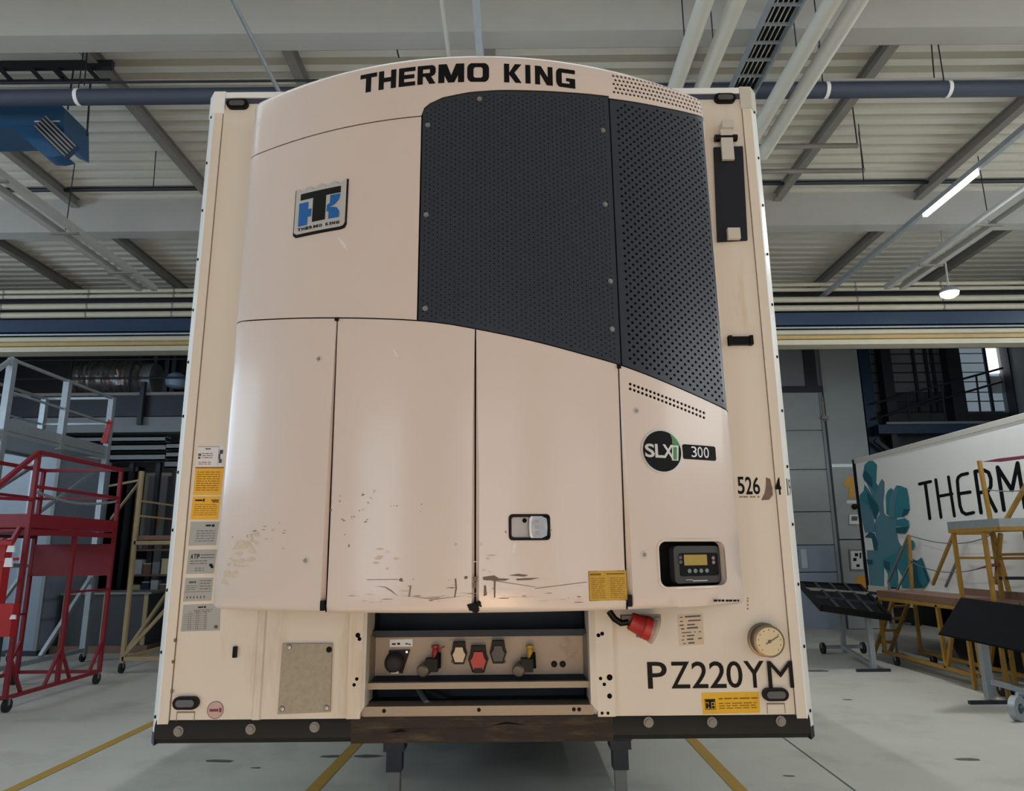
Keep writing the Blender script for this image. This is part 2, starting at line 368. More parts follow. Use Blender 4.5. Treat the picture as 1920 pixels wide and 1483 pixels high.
# ---- ceiling: corrugated deck sheets between girders, purlins along y
ce = thing('ceiling', (0, 6, HZ), 'corrugated metal roof deck on grey girders and purlins', kind='structure')
GIRD = [-7.1, -2.6, 1.9, 6.38, 10.95, 15.5]
def deck(y0, y1):
    b = MB(); per, dep = 0.25, 0.10; y = y0; prof = []
    while y < y1:
        for f, z in ((0, 0), (0.07, -dep), (0.55, -dep), (0.62, 0)): prof.append((min(y + f * per, y1), z))
        y += per
    prof.append((y1, 0))
    for k, (yy, zz) in enumerate(prof): b.v += [(HX0, yy, HZ + zz), (HX1, yy, HZ + zz)]
    b.f = [(2 * i, 2 * i + 1, 2 * i + 3, 2 * i + 2) for i in range(len(prof) - 1)]
    return b.build('deck_sheet', M_DECK, ce, fixn=False)
for y0, y1 in ((-9, -7.1), (-7.1, -2.6), (-2.6, 1.9), (1.9, 2.25), (4.35, 6.38), (6.38, 10.95), (10.95, 15.5), (15.5, 19.3)): deck(y0, y1)
for x0, x1 in ((HX0, -8.6), (8.6, HX1)): bx('deck_sheet', (x0, 2.25, HZ - 0.02), (x1, 4.35, HZ), M_DECK, ce)
sky = thing('window_2', (0, 3.3, HZ), 'long rooflight strip in the roof deck', kind='structure')
for y in (2.19, 4.35): bx('sun_curb', (-8.66, y, HZ - 0.01), (8.72, y + 0.06, HZ + 0.14), M_GIRD, sky)  # added to stop low sun slipping in under the pane
bx('pane', (-8.6, 2.25, HZ + 0.1), (8.66, 4.35, HZ + 0.14), M_GLASSL, sky)  # opaque, put in to keep the sun out of the opening
for k in range(9):
    bx('mullion', (-8.6 + k * 2.15, 2.25, HZ - 0.02), (-8.54 + k * 2.15, 4.35, HZ + 0.08), M_GIRD, sky)
for y in GIRD:
    g = MB().box((HX0, y, 7.12), (HX1, y + 0.26, 7.16)).box((HX0, y + 0.1, 7.16), (HX1, y + 0.16, HZ))
    g.box((HX0, y, 7.16), (HX1, y + 0.02, HZ - 0.06)).build('girder', M_GIRD, ce)
pm = {}
for k in range(-5, 6):
    x = -0.1 + k * 2.36
    for y0, y1 in zip(GIRD, GIRD[1:]):
        L = round(y1 - y0 - 0.27, 2)
        if L not in pm:
            pm[L] = MB().box((-0.06, 0, -0.265), (0.06, L, -0.25)).box((-0.012, 0, -0.25), (0.012, L, -0.1)).box((-0.06, 0, -0.115), (0.06, L, -0.1)).mesh('purlin')
        if y0 > 1: place('purlin', pm[L], M_PURL, ce, Matrix.Translation((x, y0 + 0.265, HZ)))

# ---- walls
wr = thing('wall_rear', (0, HY0, 0), 'grey hall wall with three open gates behind the photographer', kind='structure')
xs = [HX0] + [e for c, wd in GATES for e in (c - wd / 2, c + wd / 2)] + [HX1]
for a, b_ in zip(xs[::2], xs[1::2]): bx('wall_panel', (a, HY0 - 0.2, 0), (b_, HY0, HZ), M_CLAD, wr)
for c, wd in GATES: bx('wall_panel', (c - wd / 2, HY0 - 0.2, 5.0), (c + wd / 2, HY0, HZ), M_CLAD, wr)
wl = thing('wall_left', (HX0, 4, 0), 'plain grey left wall of the hall', kind='structure')
bx('wall_panel', (HX0 - 0.2, HY0, 0), (HX0, HY1, HZ), M_CLAD, wl)
for y in (-1.0, 2.0, 5.0, 8.0, 11.0):
    bx('window_post', (HX0, y - 0.06, 3.3), (HX0 + 0.06, y + 0.06, 5.9), M_GIRD, wl)
for z in (3.24, 5.9): bx('window_rail', (HX0, -1.1, z), (HX0 + 0.06, 11.1, z + 0.08), M_GIRD, wl)
wb = thing('wall_back', (0, HY1, 0), 'back wall, dark on the left and pale grey cladding on the right', kind='structure')
bx('wall_panel', (HX0, HY1, 0), (2.0, HY1 + 0.2, HZ), M_DARKW, wb)
bx('wall_panel', (2.0, HY1, 0), (9.04, HY1 + 0.2, HZ), M_CLAD, wb)
YB = HY1
# sectional gate in the back wall, right of the reefer
d1 = thing('door_1', (6.5, YB, 0), 'pale grey sectional gate with a dark upper window', kind='structure')
zs = [P(1500, v, YB).z for v in (1188, 1073, 1022, 960, 881, 808, 736)]
XR = 7.92
for i, (z0, z1) in enumerate(zip(zs, zs[1:])):
    o = bx('panel', (3.4, YB - 0.07, z0 + 0.012), (XR, YB - 0.02, z1 - 0.012), M_DOORB if i in (0, 1) else M_DOORG, d1)
    if i == 1:
        for x0, x1, m in ((3.7, 6.2, M_GLASSL), (6.42, 7.02, M_GLASSD), (7.08, 7.22, M_GLASSL)):
            bx('window_pane', (x0, YB - 0.085, z0 + 0.1), (x1, YB - 0.072, z1 - 0.1), m, o)
bx('upper_window', (3.4, YB - 0.05, zs[-1] + 0.15), (XR - 0.3, YB - 0.02, HZ - 0.4), M_GLASSD, d1)
bx('frame_bar', (3.4, YB - 0.1, zs[-1] - 0.02), (XR + 0.1, YB - 0.02, zs[-1] + 0.15), M_TRUSS, d1)
bx('frame_post', (XR - 0.3, YB - 0.1, zs[-1] + 0.15), (XR, YB - 0.02, HZ), M_TRUSS, d1)
bx('frame_post', (XR + 0.0, YB - 0.1, 0), (XR + 0.07, YB - 0.01, zs[-1]), M_CLAD, d1)
hd = MB().bar(P(1541, 745, YB - 0.1), P(1546, 790, YB - 0.1), 0.05, 0.05).bar(P(1540, 782, YB - 0.12), P(1553, 784, YB - 0.12), 0.1, 0.1)
hd.build('roller_bracket', M_PURL, d1)
# cladding pier between the gate and the corner
pr = thing('trim_1', (8.4, YB, 0), 'pale grey cladding pier beside the sectional gate', kind='structure')
zj = [0, P(1560, 1012, YB).z, P(1560, 875, YB).z, HZ - 0.3]
for z0, z1 in zip(zj, zj[1:]): bx('cladding_panel', (8.04, YB - 0.12, z0 + 0.015), (9.0, YB - 0.02, z1 - 0.015), M_DOORG, pr)
bx('joint_strip', (8.04, YB - 0.14, zj[2] - 0.03), (9.0, YB - 0.11, zj[2] + 0.05), M_POST, pr)

# glazed bay behind the far trailer: dark columns, panes, stair rail
wR = thing('wall_right', (HX1, 4, 0), 'grey right wall of the hall with a high window band', kind='structure')
bx('wall_panel', (HX1, HY0, 0), (HX1 + 0.2, HY1 + 1.6, HZ), M_CLAD, wR)
for y in (-5.0, -1.5, 2.0, 5.5, 9.0): bx('window_post', (HX1 - 0.06, y - 0.06, 3.9), (HX1, y + 0.06, 6.6), M_GIRD, wR)
for z in (3.84, 6.6): bx('window_rail', (HX1 - 0.06, -5.1, z), (HX1, 9.1, z + 0.08), M_GIRD, wR)
YG = 19.0
wg = thing('window_1', (11.3, YG, 0), 'glazed bay with dark steel columns behind the far white trailer', kind='structure')
bx('return_wall', (8.9, HY1 + 0.2, 0), (9.04, YG + 0.3, HZ), M_CLAD, wg); bx('backing_wall', (9.04, YG + 0.15, 0), (HX1, YG + 0.3, HZ), M_DARKW, wg)
cols = []
for u, wd, m in ((1613, 0.3, M_NAVY), (1653, 0.27, M_TRUSS), (1778, 0.36, M_TRUSS), (1893, 0.4, M_TRUSS), (1990, 0.4, M_TRUSS)):
    x = P(u, 650, YG - 0.3).x; cols.append(x); bx('column', (x - wd / 2, YG - 0.45, 3.3), (x + wd / 2, YG - 0.15, HZ - 0.1), m, wg)
def gz(v): return P(1760, v, YG).z
zr_ = [gz(v) for v in (772, 752, 735, 715, 697, 680, 662, 640, 615)]
for k in range(4):
    for i, (z0, z1) in enumerate(zip(zr_, zr_[1:])):
        m = (M_GLASSD, M_GLASSD, M_SKYW, M_SKYW)[k]
        if k == 1 and i < 2: m = M_DARKW
        bx('pane', (cols[k], YG + 0.06, z0 + 0.02), (cols[k + 1], YG + 0.1, z1 - 0.02), m, wg)
xa, xb = P(1852, 670, YG).x, P(1878, 670, YG).x; xm = P(1866, 700, YG).x
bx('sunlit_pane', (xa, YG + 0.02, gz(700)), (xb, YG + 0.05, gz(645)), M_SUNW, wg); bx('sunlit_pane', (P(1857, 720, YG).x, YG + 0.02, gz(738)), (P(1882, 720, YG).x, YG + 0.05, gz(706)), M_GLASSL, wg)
for u in (1715, 1738, 1750, 1850, 1882): x = P(u, 690, YG).x; bx('mullion', (x - 0.035, YG - 0.02, zr_[0]), (x + 0.035, YG + 0.04, zr_[-1]), M_TRUSS, wg)
bx('dark_parapet', (9.04, YG - 0.1, 0), (HX1, YG + 0.02, gz(776)), M_DARKW, wg)
rl = thing('stair_rail', P(1640, 760, YG - 0.7), 'dark sloping stair rail in the glazed bay above the far white trailer', 'railing')
for (u0, v0, u1, v1) in ((1636, 757, 1880, 690), (1640, 785, 1880, 715), (1668, 778, 1760, 742)): rod('rail_tube', [P(u0, v0, YG - 0.6), P(u1, v1, YG - 0.6)], 0.03, M_TRUSS, rl, 8)
bx('landing_edge', (P(1640, 805, YG - 0.7).x, YG - 0.9, gz(822)), (P(1960, 805, YG - 0.7).x, YG - 0.5, gz(806)), M_NAVY, rl)
bx('grey_tray', (P(1663, 803, YG - 0.95).x, YG - 0.98, gz(806)), (P(1960, 803, YG - 0.95).x, YG - 0.9, gz(802)), M_CLAD, rl)
for u, v0, v1 in ((1700, 740, 808), (1765, 720, 808), (1830, 703, 808)): rod('rail_post', [P(u, v0, YG - 0.6), P(u + (v1 - v0) * 0.12, v1, YG - 0.6)], 0.025, M_TRUSS, rl, 8)
beam('brace', P(1640, 825, YG - 0.7), P(1675, 852, YG - 0.7), 0.1, 0.1, M_TRUSS, rl); bx('support_leg', (P(1672, 850, YG - 0.7).x, YG - 0.8, 0), (P(1672, 850, YG - 0.7).x + 0.15, YG - 0.6, gz(820)), M_TRUSS, rl); bx('support_leg', (12.5, YG - 0.8, 0), (12.65, YG - 0.6, gz(820)), M_TRUSS, rl)

# small signs on the pier
def wall_sign(name, pts, m, label, cat, Y=YB - 0.13, th=0.015):
    o = MB().prism([P(u, v, Y) for u, v in pts], (0, th, 0)).build(name, m); tag(o, label, cat); return o
wall_sign('arrow_sign', [(1592, 889), (1606, 905), (1600, 906), (1604, 934), (1591, 934), (1593, 914), (1580, 911)], M_ARROW, 'ochre arrow sign on the grey pier beside the sectional gate', 'sign')
sw = thing('wall_switch', P(1602, 950, YB - 0.12), 'black round switch under a white plate on the grey pier', 'switch')
MB().prism([P(u, v, YB - 0.13) for u, v in ((1588, 938), (1606, 938), (1606, 944), (1588, 944))], (0, 0.02, 0)).build('name_plate', M_SWHITE, sw)
MB().lathe(P(1602, 950, YB - 0.12), (0, -1, 0), [(0, 0.07), (0.05, 0.065), (0.06, 0.04)], 14).build('switch_knob', M_BLACK, sw)
sb = thing('socket_box', P(1602, 975, YB - 0.12), 'pale socket box below the black switch on the pier', 'socket')
MB().prism([P(u, v, YB - 0.17) for u, v in ((1593, 965), (1611, 965), (1611, 983), (1593, 983))], (0, 0.05, 0)).build('case', M_SWHITE, sb)
MB().prism([P(u, v, YB - 0.18) for u, v in ((1597, 968), (1608, 968), (1608, 976), (1597, 976))], (0, 0.02, 0)).build('socket', M_INK, sb)
nt_ = thing('notice', P(1607, 1050, YB - 0.13), 'white safety notice with a drawing in a grey frame on the pier', 'notice')
MB().prism([P(u, v, YB - 0.15) for u, v in ((1592, 1030), (1618, 1030), (1622, 1070), (1595, 1070))], (0, 0.03, 0)).build('frame', M_PURL, nt_)
MB().prism([P(u, v, YB - 0.16) for u, v in ((1595, 1033), (1616, 1033), (1619, 1067), (1597, 1067))], (0, 0.012, 0)).build('paper', M_SWHITE, nt_)
b = MB()
for u0, v0, u1, v1 in ((1603, 1037, 1609, 1043), (1612, 1036, 1615, 1047), (1600, 1046, 1606, 1052), (1606, 1058, 1612, 1063)):
    b.prism([P(u, v, YB - 0.165) for u, v in ((u0, v0), (u1, v0), (u1, v1), (u0, v1))], (0, 0.006, 0))
b.build('print', M_INKD, nt_)
wall_sign('warning_sign', [(1605, 1079), (1624, 1080), (1629, 1104), (1607, 1100)], M_ARROW, 'plain yellow warning sign under the white safety notice', 'sign')

# ---- overhead pipes and services
def run(name, a, b, r, m, label, cat='pipe', n=12, group=None):
    o = thing(name, a, label, cat, group); rod('pipe', [a, b], r, m, o, n); return o
slate_z = P(1700, 168, 6.95).z
def slate(x): return Vector((x, 6.95, slate_z))
sp = thing('sprinkler_main', slate(-13.9), 'thick slate-blue pipe crossing the hall under the roof', 'pipe')
rod('pipe', [slate(-13.9), slate(13.5)], 0.088, M_PIPED, sp, 16)
for u in (150, 1548, 1776):
    p = P(u, 168, 6.95); rod('clamp_ring', [(p.x - 0.02, 6.95, slate_z), (p.x + 0.02, 6.95, slate_z)], 0.094, M_POST, sp, 16)
    rod('hanger_rod', [(p.x - 0.02, 6.95, slate_z + 0.08), (p.x - 0.02, 6.95, HZ - 0.05)], 0.007, M_TRUSS, sp, 6)
rod('branch_tube', [(1.2, 6.97, slate_z + 0.14), (13.5, 6.97, slate_z + 0.14)], 0.016, M_GIRD, sp, 8)
rod('branch_tube', [(-13.9, 6.97, slate_z + 0.2), (-2.0, 6.97, slate_z + 0.2)], 0.014, M_TRUSS, sp, 8)
# white ducts running along the hall, lower than the slate pipe
def along(ua, va, ub, vb, Z):
    a, b = PZ(ua, va, Z), PZ(ub, vb, Z); x = (a.x + b.x) / 2; return Vector((x, a.y, Z)), Vector((x, b.y, Z))
for (ua, va, ub, vb, r, Z, lab, back) in ((1316, 22, 1270, 150, 0.078, 6.5, 'white overhead pipe, nearest of four to the trailer top', 3.0), (1371, 22, 1322, 155, 0.078, 6.5, 'white overhead pipe, second of four from the trailer top', 3.0),
                                          (1541, 22, 1416, 262, 0.078, 6.45, 'white overhead pipe, third of four, with speckled upper end', 0.0), (1590, 22, 1434, 290, 0.078, 6.45, 'white overhead pipe, outermost of four, ending open beside the trailer', 0.0)):
    a, b_ = along(ua, va, ub, vb, Z); a.y = -2.0; b_.y += back
    t = thing('overhead_pipe', a, lab, 'pipe', 'white pipes under the roof'); rod('pipe', [a, b_], r, M_PIPEW, t, 18)
    rod('pipe_mouth', [b_ + Vector((0, -0.002, 0)), b_ + Vector((0, 0.004, 0))], r * 0.82, M_VOID, t, 18)
    for yy in (4.2, 6.0):
        if yy < b_.y: rod('hanger_rod', [(a.x, yy, Z + r), (a.x, yy, HZ - 0.2)], 0.007, M_TRUSS, t, 6)
a, b_ = along(1462, 22, 1404, 150, 6.75)
t = thing('cable_tray', a, 'dark ladder cable tray between the white overhead pipes', 'cable tray')
for dx, m in ((-0.14, M_GALV), (0.14, M_GALV)): beam('side_rail', (a.x + dx, -2, 6.75), (a.x + dx, b_.y + 3, 6.75), 0.02, 0.09, m, t)
for k in range(24): beam('rung', (a.x - 0.14, 3.6 + k * 0.25, 6.73), (a.x + 0.14, 3.6 + k * 0.25, 6.73), 0.03, 0.02, M_GALV, t)
for k in range(5): rod('cable', [(a.x - 0.1 + k * 0.05, -2, 6.76), (a.x - 0.1 + k * 0.05, b_.y + 3, 6.76)], 0.018, M_BLACK, t, 6)
a, b_ = along(1500, 22, 1424, 150, 7.3)
run('steel_conduit', Vector((a.x, 0, 7.3)), Vector((a.x, 9.5, 7.3)), 0.03, M_GALV, 'thin grey conduit high between the white pipes', 'conduit')
a, b_ = along(443, 22, 516, 150, 6.6)
run('steel_conduit', Vector((a.x, 1, 6.6)), Vector((b_.x, b_.y + 2, 6.6)), 0.022, M_GALV, 'thin blue-grey conduit running over the left trailer corner', 'conduit')
a, b_ = along(835, 22, 838, 100, 6.7)
run('steel_conduit', Vector((a.x, 1, 6.7)), Vector((b_.x, b_.y + 2, 6.7)), 0.022, M_PIPEW, 'thin pale conduit above the word on the refrigeration unit', 'conduit')
# thin cables hanging
for (ua, va, ub, vb, Y, lab) in ((727, 22, 748, 108, 7.0, 'thin hanging wire above the letters on the cooling unit'), (164, 90, 158, 160, 6.9, 'thin hanger wire above the blue heater'), (297, 225, 287, 355, 9.6, 'thin hanger rod left of the trailer corner'), (1745, 68, 1752, 150, 7.3, 'thin hanger rod above the slate pipe on the right'),
                                 (1607, 205, 1620, 345, 9.0, 'thin hanger rod crossing the second purlin on the right')):
    o = rod('hanging_wire', [P(ua, va, Y), P(ub, vb, Y)], 0.008, M_TRUSS, None, 6); tag(o, lab, 'wire')
# conduit along the far girder
zc = P(200, 355, 10.6).z
run('girder_conduit', Vector((-13.9, 10.6, zc)), Vector((13.5, 10.6, zc)), 0.035, M_TRUSS, 'dark conduit clipped along the second roof girder', 'conduit')
zc2 = P(1763, 421, 11.9).z
run('light_conduit', Vector((1.4, 11.9, zc2)), Vector((13.5, 11.9, zc2)), 0.02, M_PIPEC, 'thin cream conduit below the second roof girder on the right', 'conduit')
for (uu, v0, u1, Y, lab) in ((1455, 275, 1608, 8.6, 'brown steel tube stub between purlins on the right'), (1430, 322, 1620, 9.2, 'dark steel tube stub with a bent end on the right')):
    a = P(uu - 60, v0, Y); b_ = P(u1, v0, Y); b_.z = a.z
    t = thing('tube_stub', a, lab, 'pipe'); rod('pipe', [a, b_], 0.035, M_PURL, t, 10)
    rod('hanger_rod', [b_, (b_.x, b_.y, HZ - 0.02)], 0.01, M_TRUSS, t, 6)
# twin light-grey trunkings along y, left and right
for (ua, va, ub, vb, Z, lab) in ((10, 350, 255, 526, 6.55, 'twin grey cable trunking under the roof on the left'), (1910, 352, 1725, 523, 6.55, 'twin grey cable trunking under the roof on the right')):
    a, b_ = along(ua, va, ub, vb, Z); t = thing('cable_trunking', a, lab, 'trunking')
    for dx in (-0.14, 0.14): beam('trunking', (a.x + dx, 7.2, Z), (a.x + dx, b_.y + 0.4, Z), 0.1, 0.09, M_GIRD, t)
    for yy in (8.2, 9.7): rod('hanger_rod', [(a.x, yy, Z), (a.x, yy, HZ - 0.2)], 0.008, M_TRUSS, t, 6)
    for yy in (8.2, 9.7, 11.2): beam('cross_bar', (a.x - 0.2, yy, Z - 0.06), (a.x + 0.2, yy, Z - 0.06), 0.04, 0.03, M_PURL, t)
# overhead crane bridge and pipe bundle at y = 13
YC = 13.0
def cz(v): return P(1700, v, YC).z
CX0, CX1 = -13.9, 13.5
for v, r, lab in ((532, 0.04, 'topmost cream pipe of the bundle above the crane beam'), (541.5, 0.038, 'second cream pipe of the bundle above the crane beam'), (560, 0.058, 'third cream pipe of the bundle above the crane beam'), (576, 0.058, 'lowest cream pipe of the bundle just above the navy crane beam')):
    t = thing('bundle_pipe', (CX0, YC, cz(v)), lab, 'pipe', 'cream pipes across the hall'); rod('pipe', [(CX0, YC, cz(v)), (CX1, YC, cz(v))], r, M_PIPEC, t, 12)
    for k in range(16):
        x = -13 + k * 1.65; rod('pipe_clip', [(x - 0.015, YC, cz(v)), (x + 0.015, YC, cz(v))], r + 0.006, M_PURL, t, 12)
cb = thing('crane_bridge', (0, YC, cz(600)), 'navy and ochre overhead crane beam across the hall', 'crane')
MB().box((CX0, YC + 0.02, cz(606)), (CX1, YC + 0.3, cz(584))).build('navy_beam', M_NAVY, cb)
bx('lower_flange', (CX0, YC - 0.06, cz(609)), (CX1, YC + 0.38, cz(606)), M_NAVY, cb)
rod('conductor_tube', [(CX0, YC - 0.05, cz(614)), (CX1, YC - 0.05, cz(614))], 0.02, M_GALV, cb, 8)
rod('cream_pipe', [(CX0, YC, cz(622)), (CX1, YC, cz(622))], 0.055, M_PIPEC, cb, 12)
bx('ochre_rail', (CX0, YC - 0.05, cz(635)), (CX1, YC + 0.2, cz(628.5)), M_OCHB, cb)
bx('bottom_girder', (CX0, YC - 0.02, cz(645)), (CX1, YC + 0.3, cz(636)), M_PIPEC, cb)
bx('back_web', (CX0, YC + 0.3, cz(645)), (CX1, YC + 0.34, cz(530)), M_TRUSS, cb)
# lamps
a, b_ = PZ(1834, 322, 6.62), PZ(1731, 402, 6.62); x = (a.x + b_.x) / 2
t = thing('linear_lamp', (x, a.y, 6.62), 'glowing white linear lamp on a trunking under the right roof', 'lamp')
bx('trunking', (x - 0.035, a.y - 2.5, 6.63), (x + 0.035, b_.y + 4.0, 6.7), M_GALV, t)
bx('tube', (x - 0.03, a.y, 6.58), (x + 0.03, b_.y, 6.63), M_LED, t)
area('linear_lamp_light', (x, (a.y + b_.y) / 2, 6.56), (0, 0, 0), 0.06, b_.y - a.y, 170, (0.95, 0.98, 1))
for xx, lab in ((-0.16, 'added white linear lamp under the roof, unseen above the reefer box'), (-11.9, 'added white linear lamp under the roof, unseen beyond the left picture edge'), (11.6, 'added white linear lamp under the roof, unseen beyond the right picture edge')):  # unseen lamps added to brighten the depth of the hall
    t = thing('linear_lamp', (xx, 9, 6.62), lab, 'lamp', 'added linear roof lamps'); bx('trunking', (xx - 0.035, 5.0, 6.63), (xx + 0.035, 12.7, 6.7), M_GALV, t); bx('tube', (xx - 0.03, 8.4, 6.58), (xx + 0.03, 12.6, 6.63), M_LED, t)
    area('linear_lamp_light', (xx, 10.5, 6.56), (0, 0, 0), 0.06, 4.2, ADDED_LAMP * (0.3 if xx < -5 else 1), (0.95, 0.98, 1))
    for yy in (6.0, 9.0, 12.0): rod('hanger_rod', [(xx, yy, 6.7), (xx, yy, HZ - 0.05)], 0.008, M_TRUSS, t, 6)
t = thing('flood_lamp', P(1762, 424, 11.9), 'glowing round flood lamp hanging on a thin stem before the cream pipes', 'lamp')
q = P(1780, 548, 11.9); rod('stem', [P(1763, 420, 11.9), q + Vector((0, 0, 0.12))], 0.016, M_PIPEW, t, 8)
MB().lathe(q + Vector((0, 0, 0.12)), (0, 0, -1), [(0, 0.03), (0.03, 0.1), (0.1, 0.16), (0.13, 0.16)], 16).build('housing', M_GALV, t)
MB().lathe(q + Vector((0, 0, -0.005)), (0, 0, -1), [(0, 0.15), (0.05, 0.14), (0.09, 0.08)], 16).build('lens', M_FLOOD, t)
# dark lattice beam and blue heater on the left
t = thing('lattice_beam', P(0, 125, 7.4), 'dark lattice beam above the blue heater', 'beam')
za = P(200, 122, 7.4).z; zb = P(200, 152, 7.4).z; xe = P(212, 122, 7.4).x
bx('top_chord', (-13.9, 7.37, za - 0.05), (xe, 7.43, za + 0.05), M_TRUSS, t)
bx('bottom_chord', (-13.9, 7.38, zb - 0.02), (xe, 7.42, zb + 0.02), M_TRUSS, t)
for u in (-60, 0, 58, 100, 105, 165): beam('diagonal', P(u, 128, 7.4), P(u + 22, 152, 7.4), 0.07, 0.05, M_TRUSS, t)
t = thing('heater_unit', (-5.8, 7.3, 6.7), 'blue air heater with louvred outlet hanging under the roof', 'heater')
YH = 7.4
zt, zm = P(60, 184, YH).z, P(60, 236, YH).z
prof = [P(u, v, YH) for u, v in ((-60, 184), (104, 186), (120, 202), (120, 262), (100, 254), (80, 238), (-60, 240))]
MB().prism(prof, (0, 0.5, 0)).build('casing', M_HEAT, t)
MB().prism([P(u, v, YH - 0.02) for u, v in ((20, 238), (62, 236), (122, 290), (104, 294), (84, 293))], (0, 0.2, 0)).build('outlet_hood', M_HEAT, t)
MB().prism([P(u, v, YH - 0.06) for u, v in ((62, 238), (86, 217), (146, 274), (121, 297))], (0, 0.05, 0)).build('louvre_frame', M_NAVY, t)
for k in range(5):
    a = P(66 + k * 5, 236.5 - k * 4.4, YH - 0.08); b_ = P(121 + k * 5, 291 - k * 4.4, YH - 0.08)
    beam('louvre', a, b_, 0.03, 0.018, M_PURL, t)
dashes([(a_[0], a_[1], a_[2], a_[3]) for a_ in ((-5.85, zt - 0.10, -5.80, zt - 0.03), (-5.79, zt - 0.1, -5.72, zt - 0.06), (-5.7, zt - 0.1, -5.64, zt - 0.05), (-5.62, zt - 0.1, -5.56, zt - 0.07), (-5.85, zm + 0.05, -5.55, zm + 0.065))], planar((0.42, YH, 0), (1, 0, 0), (0, 0, 1), (0, -1, 0)), M_SWHITE, t, 0.002)
rod('hanger_rod', [P(170, 150, YH + 0.1), P(163, 254, YH + 0.1)], 0.012, M_TRUSS, t, 6)
rod('hanger_rod', [(-5.2, 7.6, zt - 0.02), (-5.2, 7.6, HZ - 0.1)], 0.01, M_TRUSS, t, 6)

# ================================================================== THE REEFER TRAILER
YW = 3.008
TZ0, TZ1 = 1.112, 3.985
front = planar((0, YW, 0), (1, 0, 0), (0, 0, 1), (0, -1, 0))
def W(u, v, off=0.0): p = P(u, v, YW - off); return (p.x, p.z)
def wbox(u0, v0, u1, v1):
    vm, um = (v0 + v1) / 2, (u0 + u1) / 2
    return W(u0, vm)[0], W(um, v1)[1], W(u1, vm)[0], W(um, v0)[1]
tr = thing('refrigerated_trailer', (0, 3.0, 0), 'white refrigerated box trailer seen head-on with scuffed bulkhead', 'trailer')
# bulkhead with the opening for the socket tray
x0, x1 = W(690, 1230)[0], W(1104, 1230)[0]; zr0, zr1 = W(900, 1322)[1], W(900, 1120)[1]
hole = [(x0, zr0), (x1, zr0), (x1, zr1), (x0, zr1)]
outer = [(-1.27, 1.17), (x0, 1.17), (x0, zr1), (x1, zr1), (x1, 1.17), (1.27, 1.17), (1.27, TZ1 - 0.035), (-1.27, TZ1 - 0.035)]
sheet([outer], mapf=front, thick=0.05, grid=False, ds=5).build('bulkhead', M_WALL, tr, fixn=False)
# corner posts with chamfered faces
for sgn in (-1, 1):
    prof = [(1.317, YW + 0.06), (1.317, YW + 0.042), (1.278, YW - 0.008), (1.274, YW - 0.008), (1.274, YW + 0.03), (1.29, YW + 0.06)]
    pts = [(sgn * x, y, TZ0 + 0.03) for x, y in prof]
    post = MB().prism(pts, (0, 0, TZ1 - 0.11 - TZ0 - 0.03)).build('corner_post', M_POST, tr)
    bx('post_flange', (min(sgn * 1.236, sgn * 1.2738), YW - 0.0075, TZ0 + 0.065), (max(sgn * 1.236, sgn * 1.2738), YW + 0.03, TZ1 - 0.11), M_WALL, tr)
    cap = [(sgn * x, y, TZ1 - 0.11) for x, y in [(1.321, YW + 0.07), (1.321, YW + 0.04), (1.281, YW - 0.012), (1.228, YW - 0.012), (1.228, YW + 0.07)]]
    MB().prism(cap, (0, 0, 0.115)).build('post_cap', M_CAP if sgn > 0 else M_POST, tr)
    rv = MB().lathe((0, 0, 0), (sgn * 0.80, -0.6, 0), [(-0.002, 0.0075), (0.003, 0.0065), (0.005, 0.003)], 8).mesh('rivet')
    for k in range(12):
        place('rivet', rv, M_STEEL if k % 3 else M_PRINT, post, Matrix.Translation((sgn * 1.300, YW + 0.0195, 1.2 + k * 0.243)))
    # seam between the post flange and the skin
    bx('seam', (sgn * 1.2355 - 0.002, YW - 0.0015, 1.18), (sgn * 1.2355 + 0.002, YW + 0.01, TZ1 - 0.11), M_SCUFF, tr)
bx('top_rail', (-1.226, YW - 0.012, TZ1 - 0.03), (1.226, YW + 0.07, TZ1), M_POST, tr)
bx('under_rail_strip', (-1.226, YW - 0.006, TZ1 - 0.055), (1.226, YW + 0.05, TZ1 - 0.03), M_PIPED, tr)  # dark blue strip under the top rail
# box behind the bulkhead
for sgn in (-1, 1): bx('side_wall', (sgn * 1.317 - 0.03 * (sgn > 0), YW + 0.06, 1.16), (sgn * 1.317 + 0.03 * (sgn < 0), 16.4, TZ1 - 0.01), M_POST, tr)
bx('roof', (-1.317, YW + 0.06, TZ1 - 0.02), (1.317, 16.4, TZ1 + 0.005), M_POST, tr)
bx('rear_wall', (-1.3, 16.35, 1.16), (1.3, 16.4, TZ1), M_POST, tr)
bx('floor_pan', (-1.27, YW + 0.35, 1.13), (1.27, 16.35, 1.18), M_RAIL, tr)
for sgn in (-1, 1): bx('chassis_rail', (sgn * 0.45 - 0.06, 3.6, 0.98), (sgn * 0.45 + 0.06, 16.2, 1.13), M_TRUSS, tr)
